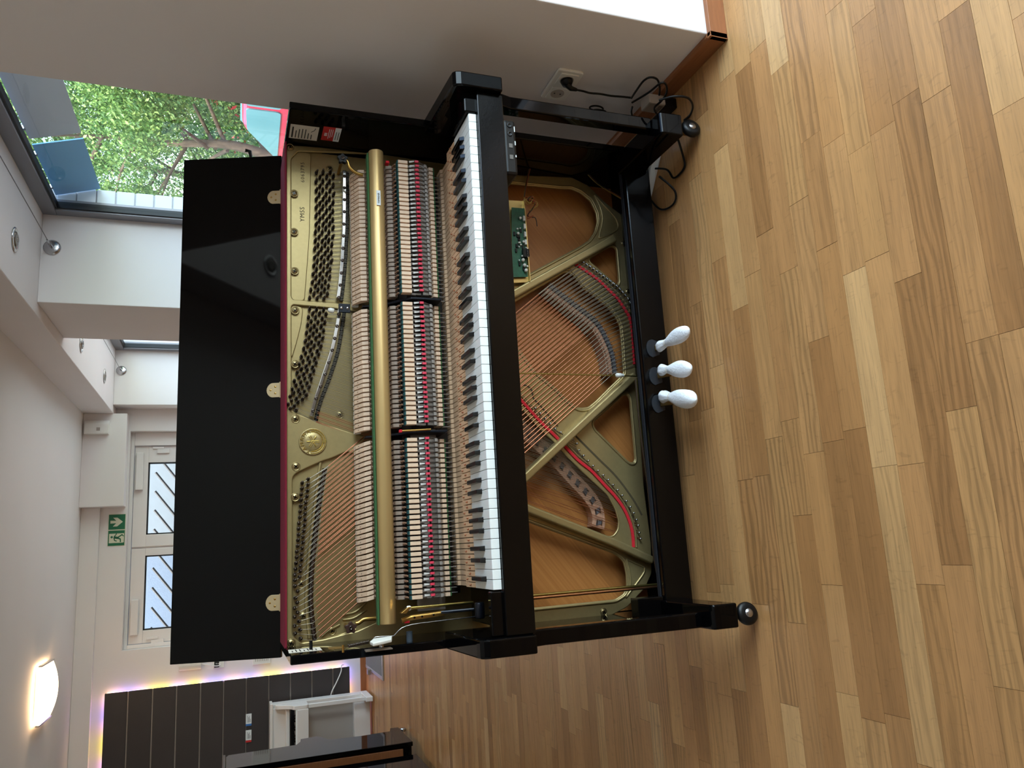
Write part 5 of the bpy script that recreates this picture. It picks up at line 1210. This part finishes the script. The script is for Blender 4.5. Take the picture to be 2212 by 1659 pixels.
tr = DATA['tray']; pc = DATA['pcb']
tray = part('board_tray', MB().prism(tr, 1, .398, .401), m_tray, .001)
part('tray_lip', MB().prism([tr[2], tr[1], (tr[1][0], tr[1][1] + .003), (tr[2][0], tr[2][1] + .003)], 1, .385, .398), m_tray)
board = part('circuit_board', MB().prism(pc, 1, .388, .390), m_pcb)
q = random.Random(3)
x0, x1 = .925, 1.156
for k in range(16):
    x = q.uniform(x0 + .02, x1 - .02); z = q.uniform(.434, .462); r = q.choice((.0022, .003, .0042))
    MB().lathe([(r, 0), (r, .008), (r * .8, .009), (0, .0085)], (x, .388, z), (0, -1, 0), 10).build('capacitor', m_plast, board)
for k in range(10):
    x = q.uniform(x0 + .02, x1 - .02); z = q.uniform(.436, .470); MB().box(x - .006, x + .006, .383, .388, z - .003, z + .003).build('chip', m_bplast, board)
hs = MB().box(.985, 1.012, .372, .388, .436, .448)
for k in range(5): hs.box(.986 + k * .0052, .989 + k * .0052, .366, .388, .430, .437)
hs.build('heat_sink', m_bplast, board)
MB().box(.982, 1.015, .368, .372, .434, .4365).build('heat_sink_bar', m_steel, board)
for k in range(4): MB().box(1.03 + k * .027, 1.046 + k * .027, .378, .388, .4315, .438).build('connector', m_plast, board)
for k in range(3):
    z = .432; MB().lathe([(.005, 0), (.005, .011), (0, .0115)], (.943 + k * .017, .388, .440 + .004 * k), (0, -1, 0), 12).build('capacitor', m_plast, board)
wp = DATA['wires']
for k, (dy, mk) in enumerate(((0, 1), (.004, 0), (-.003, 2))):
    part('wire', MB().tube(smooth_path([(p[0] + random.uniform(-.003, .003), .40 + dy - (.02 if 1 < i < 5 else 0), p[1] + random.uniform(-.003, .003)) for i, p in enumerate(wp)], 5), .0013, 5), m_wire[mk])
bw = DATA['bundle']
for k in range(5):
    part('wire', MB().tube(smooth_path([(p[0] + random.uniform(-.006, .006), .372 + random.uniform(-.008, .008), p[1] + random.uniform(-.006, .006)) for p in bw[k % 3:k % 3 + 7 + (k % 3)]], 5), .0014, 5), m_wire[k % 3])
for i in (2, 4): 
    part('wire_clip', MB().box(wp[i][0] - .006, wp[i][0] + .006, .385, .425, wp[i][1] - .005, wp[i][1] + .005), m_greyp, .001)
cb = part('control_box', MB().box(1.062, 1.222, .0, .14, .598, .6345), m_bplast, .008)
for x in (1.205, 1.18): MB().lathe([(.007, 0), (.007, .002), (.004, .002), (.004, .0004), (0, .0004)], (x, .0, .616), (0, -1, 0), 14).build('jack', m_gasket, cb)
for x in (1.145, 1.112): MB().box(x - .006, x + .006, -.0015, .0, .611, .621).build('button', mat('dim_grey_button', (96, 92, 88), .5, noise=.05), cb)
for k, (w_, x) in enumerate(((.016, 1.187), (.012, 1.148), (.006, 1.113))): MB().box(x, x + w_, -.0008, .0, .6015, .6040).build('print_line', m_paperw, cb)
hx = [p[0] for p in DATA['holes']]
for i, x in enumerate(hx):
    pts = [(x - .0005 - .026, .088)] + [(x - .0005 + .028 * math.cos(a), .092 + .020 * math.sin(a)) for a in [math.pi - k * math.pi / 10 for k in range(11)]] + [(x + .0275, .088), (x + .02, .068), (x - .02, .068)]
    hh = MB().prism(pts, 1, .2470, .2500).build('pedal_slot', mat('slot_shade', (30, 34, 40), .5, noise=.1), kr)  # flat plate; the dark of the open slot is put into its colour
    tip = ((.672, .080), (.562, .092), (.477, .090))[i]
    part('pedal', MB().prism([(x - .009, .247), (x + .009, .247), (lerp(x, tip[0], .6) + .010, .150), (lerp(x, tip[0], .6) - .010, .150)], 2, .0785, .0850), m_brass, .002)

# ================================================================ SMALL THINGS
def sock(label, base, tip, seed, w):
    q = random.Random(seed); t = thing('pedal_cover', label, 'cover', 'white fleece covers on the pedals', (base[0], base[1], .084))
    d = Vector((tip[0] - base[0], tip[1] - base[1], -.012)); L = d.length; d.normalize(); side = d.cross(Vector((0, 0, 1))).normalized(); up = side.cross(d)
    prof = [(0.0, .013), (.05, .0165), (.13, .0150), (.22, .0115), (.27, .0105), (.32, .0130), (.45, .0185), (.62, .0225), (.78, .0225), (.90, .0180), (.97, .0100), (1.0, .001)]
    vs = []; n = 18; ph = q.uniform(0, 6)
    for s, r in prof:
        for k in range(n):
            a = 2 * math.pi * k / n; rr_ = r * w * 1.10 * (1 + .06 * math.sin(3 * a + ph + s * 9) + (.10 * math.sin(7 * a + ph) if s < .3 else .02 * math.sin(9 * a)))
            vs.append(d * (L * s) + side * (rr_ * math.cos(a)) + up * (rr_ * .72 * math.sin(a)))
    m_ = len(prof)
    fs = [(i * n + k, i * n + (k + 1) % n, (i + 1) * n + (k + 1) % n, (i + 1) * n + k) for i in range(m_ - 1) for k in range(n)] + [tuple(range((m_ - 1) * n, m_ * n))]
    o = MB().add(vs, fs, 0, True).build('cloth', m_cloth, t); sd = o.modifiers.new('sub', 'SUBSURF'); sd.levels = 1; sd.render_levels = 1
    c = d * (L * .27); ring = [c + side * (.0112 * w * math.cos(2 * math.pi * k / 16)) + up * (.0085 * w * math.sin(2 * math.pi * k / 16)) for k in range(17)]
    MB().tube(ring, .0014, 6).build('elastic', m_elastic, t)
sock('white fleece cover on the right piano pedal, turned outward', (.663, .226), (.6755, .070), 1, 1.0)
sock('white fleece cover on the middle piano pedal', (.592, .228), (.562, .080), 2, 1.05)
sock('white fleece cover with flared cuff on the left piano pedal', (.512, .236), (.470, .072), 3, 1.15)

# double socket, plug, cable
t = thing('wall_socket', 'white double wall socket on the wall right of the piano', 'socket', loc=(P1, .174, .365))
MB().prism(round_poly([(-.076, -.042), (.076, -.042), (.076, .042), (-.076, .042)], .012), 0, -.010, -.0002).build('cover_frame', m_plast, t, bevel=.003)
for y in (-.036, .036):
    i_ = MB().box(-.0135, -.010, y - .029, y + .029, -.029, .029).build('insert', m_plast, t, bevel=.003)
    MB().lathe([(.0215, -.001), (.0215, .0014), (.0198, .0016), (.0190, .0006), (.0, .0006)], (-.0135, y, 0), (-1, 0, 0), 28).build('socket_well', m_greyp, t)
    if y > 0:
        for z in (-.0095, .0095): MB().lathe([(.0028, 0), (.0028, .0006), (0, .0006)], (-.0140, y, z), (-1, 0, 0), 10).build('contact_hole', m_blackd, t)
t = thing('power_plug', 'black mains plug with cable in the wall socket', 'plug', loc=(P1, .138, .365))
MB().lathe([(.0185, .009), (.0185, .020), (.014, .030), (.0, .031)], (0, 0, 0), (-1, 0, 0), 20).build('plug_body', m_bplast, t)
MB().tube([(-.026, 0, 0), (-.036, .004, -.015), (-.036, .006, -.034)], [.011, .008, .005], 10).build('strain_relief', m_bplast, t)
pts = [(-.036, .006, -.034)] + [(1.45 - P1, p[0] - .138, p[1] - .365) for p in DATA['cable1'][3:]]
MB().tube(smooth_path(pts, 6), .0032, 8).build('cable', m_bplast, t)
lp_ = []
for k in range(26):
    a = k / 25 * 4 * math.pi; lp_.append((-.035 + .003 * math.sin(a * .5), .085 + .012 * math.cos(a) * (1 if k < 13 else .8) + k * .0006, -.135 - .0012 * k + .020 * math.sin(a)))
MB().tube(smooth_path(lp_, 3), .0030, 6).build('cable_bundle', m_bplast, t)
t = thing('power_adapter', 'grey beige power adapter with vents standing by the skirting board', 'adapter', loc=(1.43, .130, .0))
MB().box(-.016, .018, -.027, .027, .044, .104).build('housing', m_greyp, t, bevel=.005)
MB().box(-.016, .018, -.022, .022, .0005, .0435).build('socket_base', m_bplast, t, bevel=.003)
for k in range(5): MB().box(-.0166, -.0155, -.016 + k * .007, -.013 + k * .007, .050, .064).build('vent', m_gasket, t)
t = thing('cable_loops', 'black looped cables behind the right piano leg', 'cable', loc=(0, 0, 0))
for k in ('loop1', 'loop2', 'loop3'):
    x = {'loop1': 1.42, 'loop2': 1.385, 'loop3': 1.40}[k]
    MB().tube(smooth_path([(x, p[0], p[1]) for p in DATA[k]], 6), .0032, 8).build('cable', m_bplast, t)
MB().tube(smooth_path([(1.35, p[0], max(p[1], .006)) for p in DATA['cables']], 6), .0034, 8).build('cable', m_bplast, t)
MB().tube(smooth_path([(1.30, .05, .06), (1.235, .08, .02), (1.205, .10, .006), (1.20, .16, .006), (1.25, .20, .006), (1.30, .30, .02)], 6), .0034, 8).build('cable', m_bplast, t)
MB().tube(smooth_path([(1.20, .16, .06), (1.15, .15, .015), (1.12, .18, .006), (1.14, .26, .006), (1.24, .34, .006)], 6), .0034, 8).build('cable', m_bplast, t)
t = thing('power_strip', 'white power strip on the floor under the piano side', 'power strip', loc=(1.262, .285, .0))
MB().box(-.12, .12, -.020, .020, .0005, .030).build('housing', m_plast, t, bevel=.006)
t.rotation_euler = (0, 0, math.radians(-38))
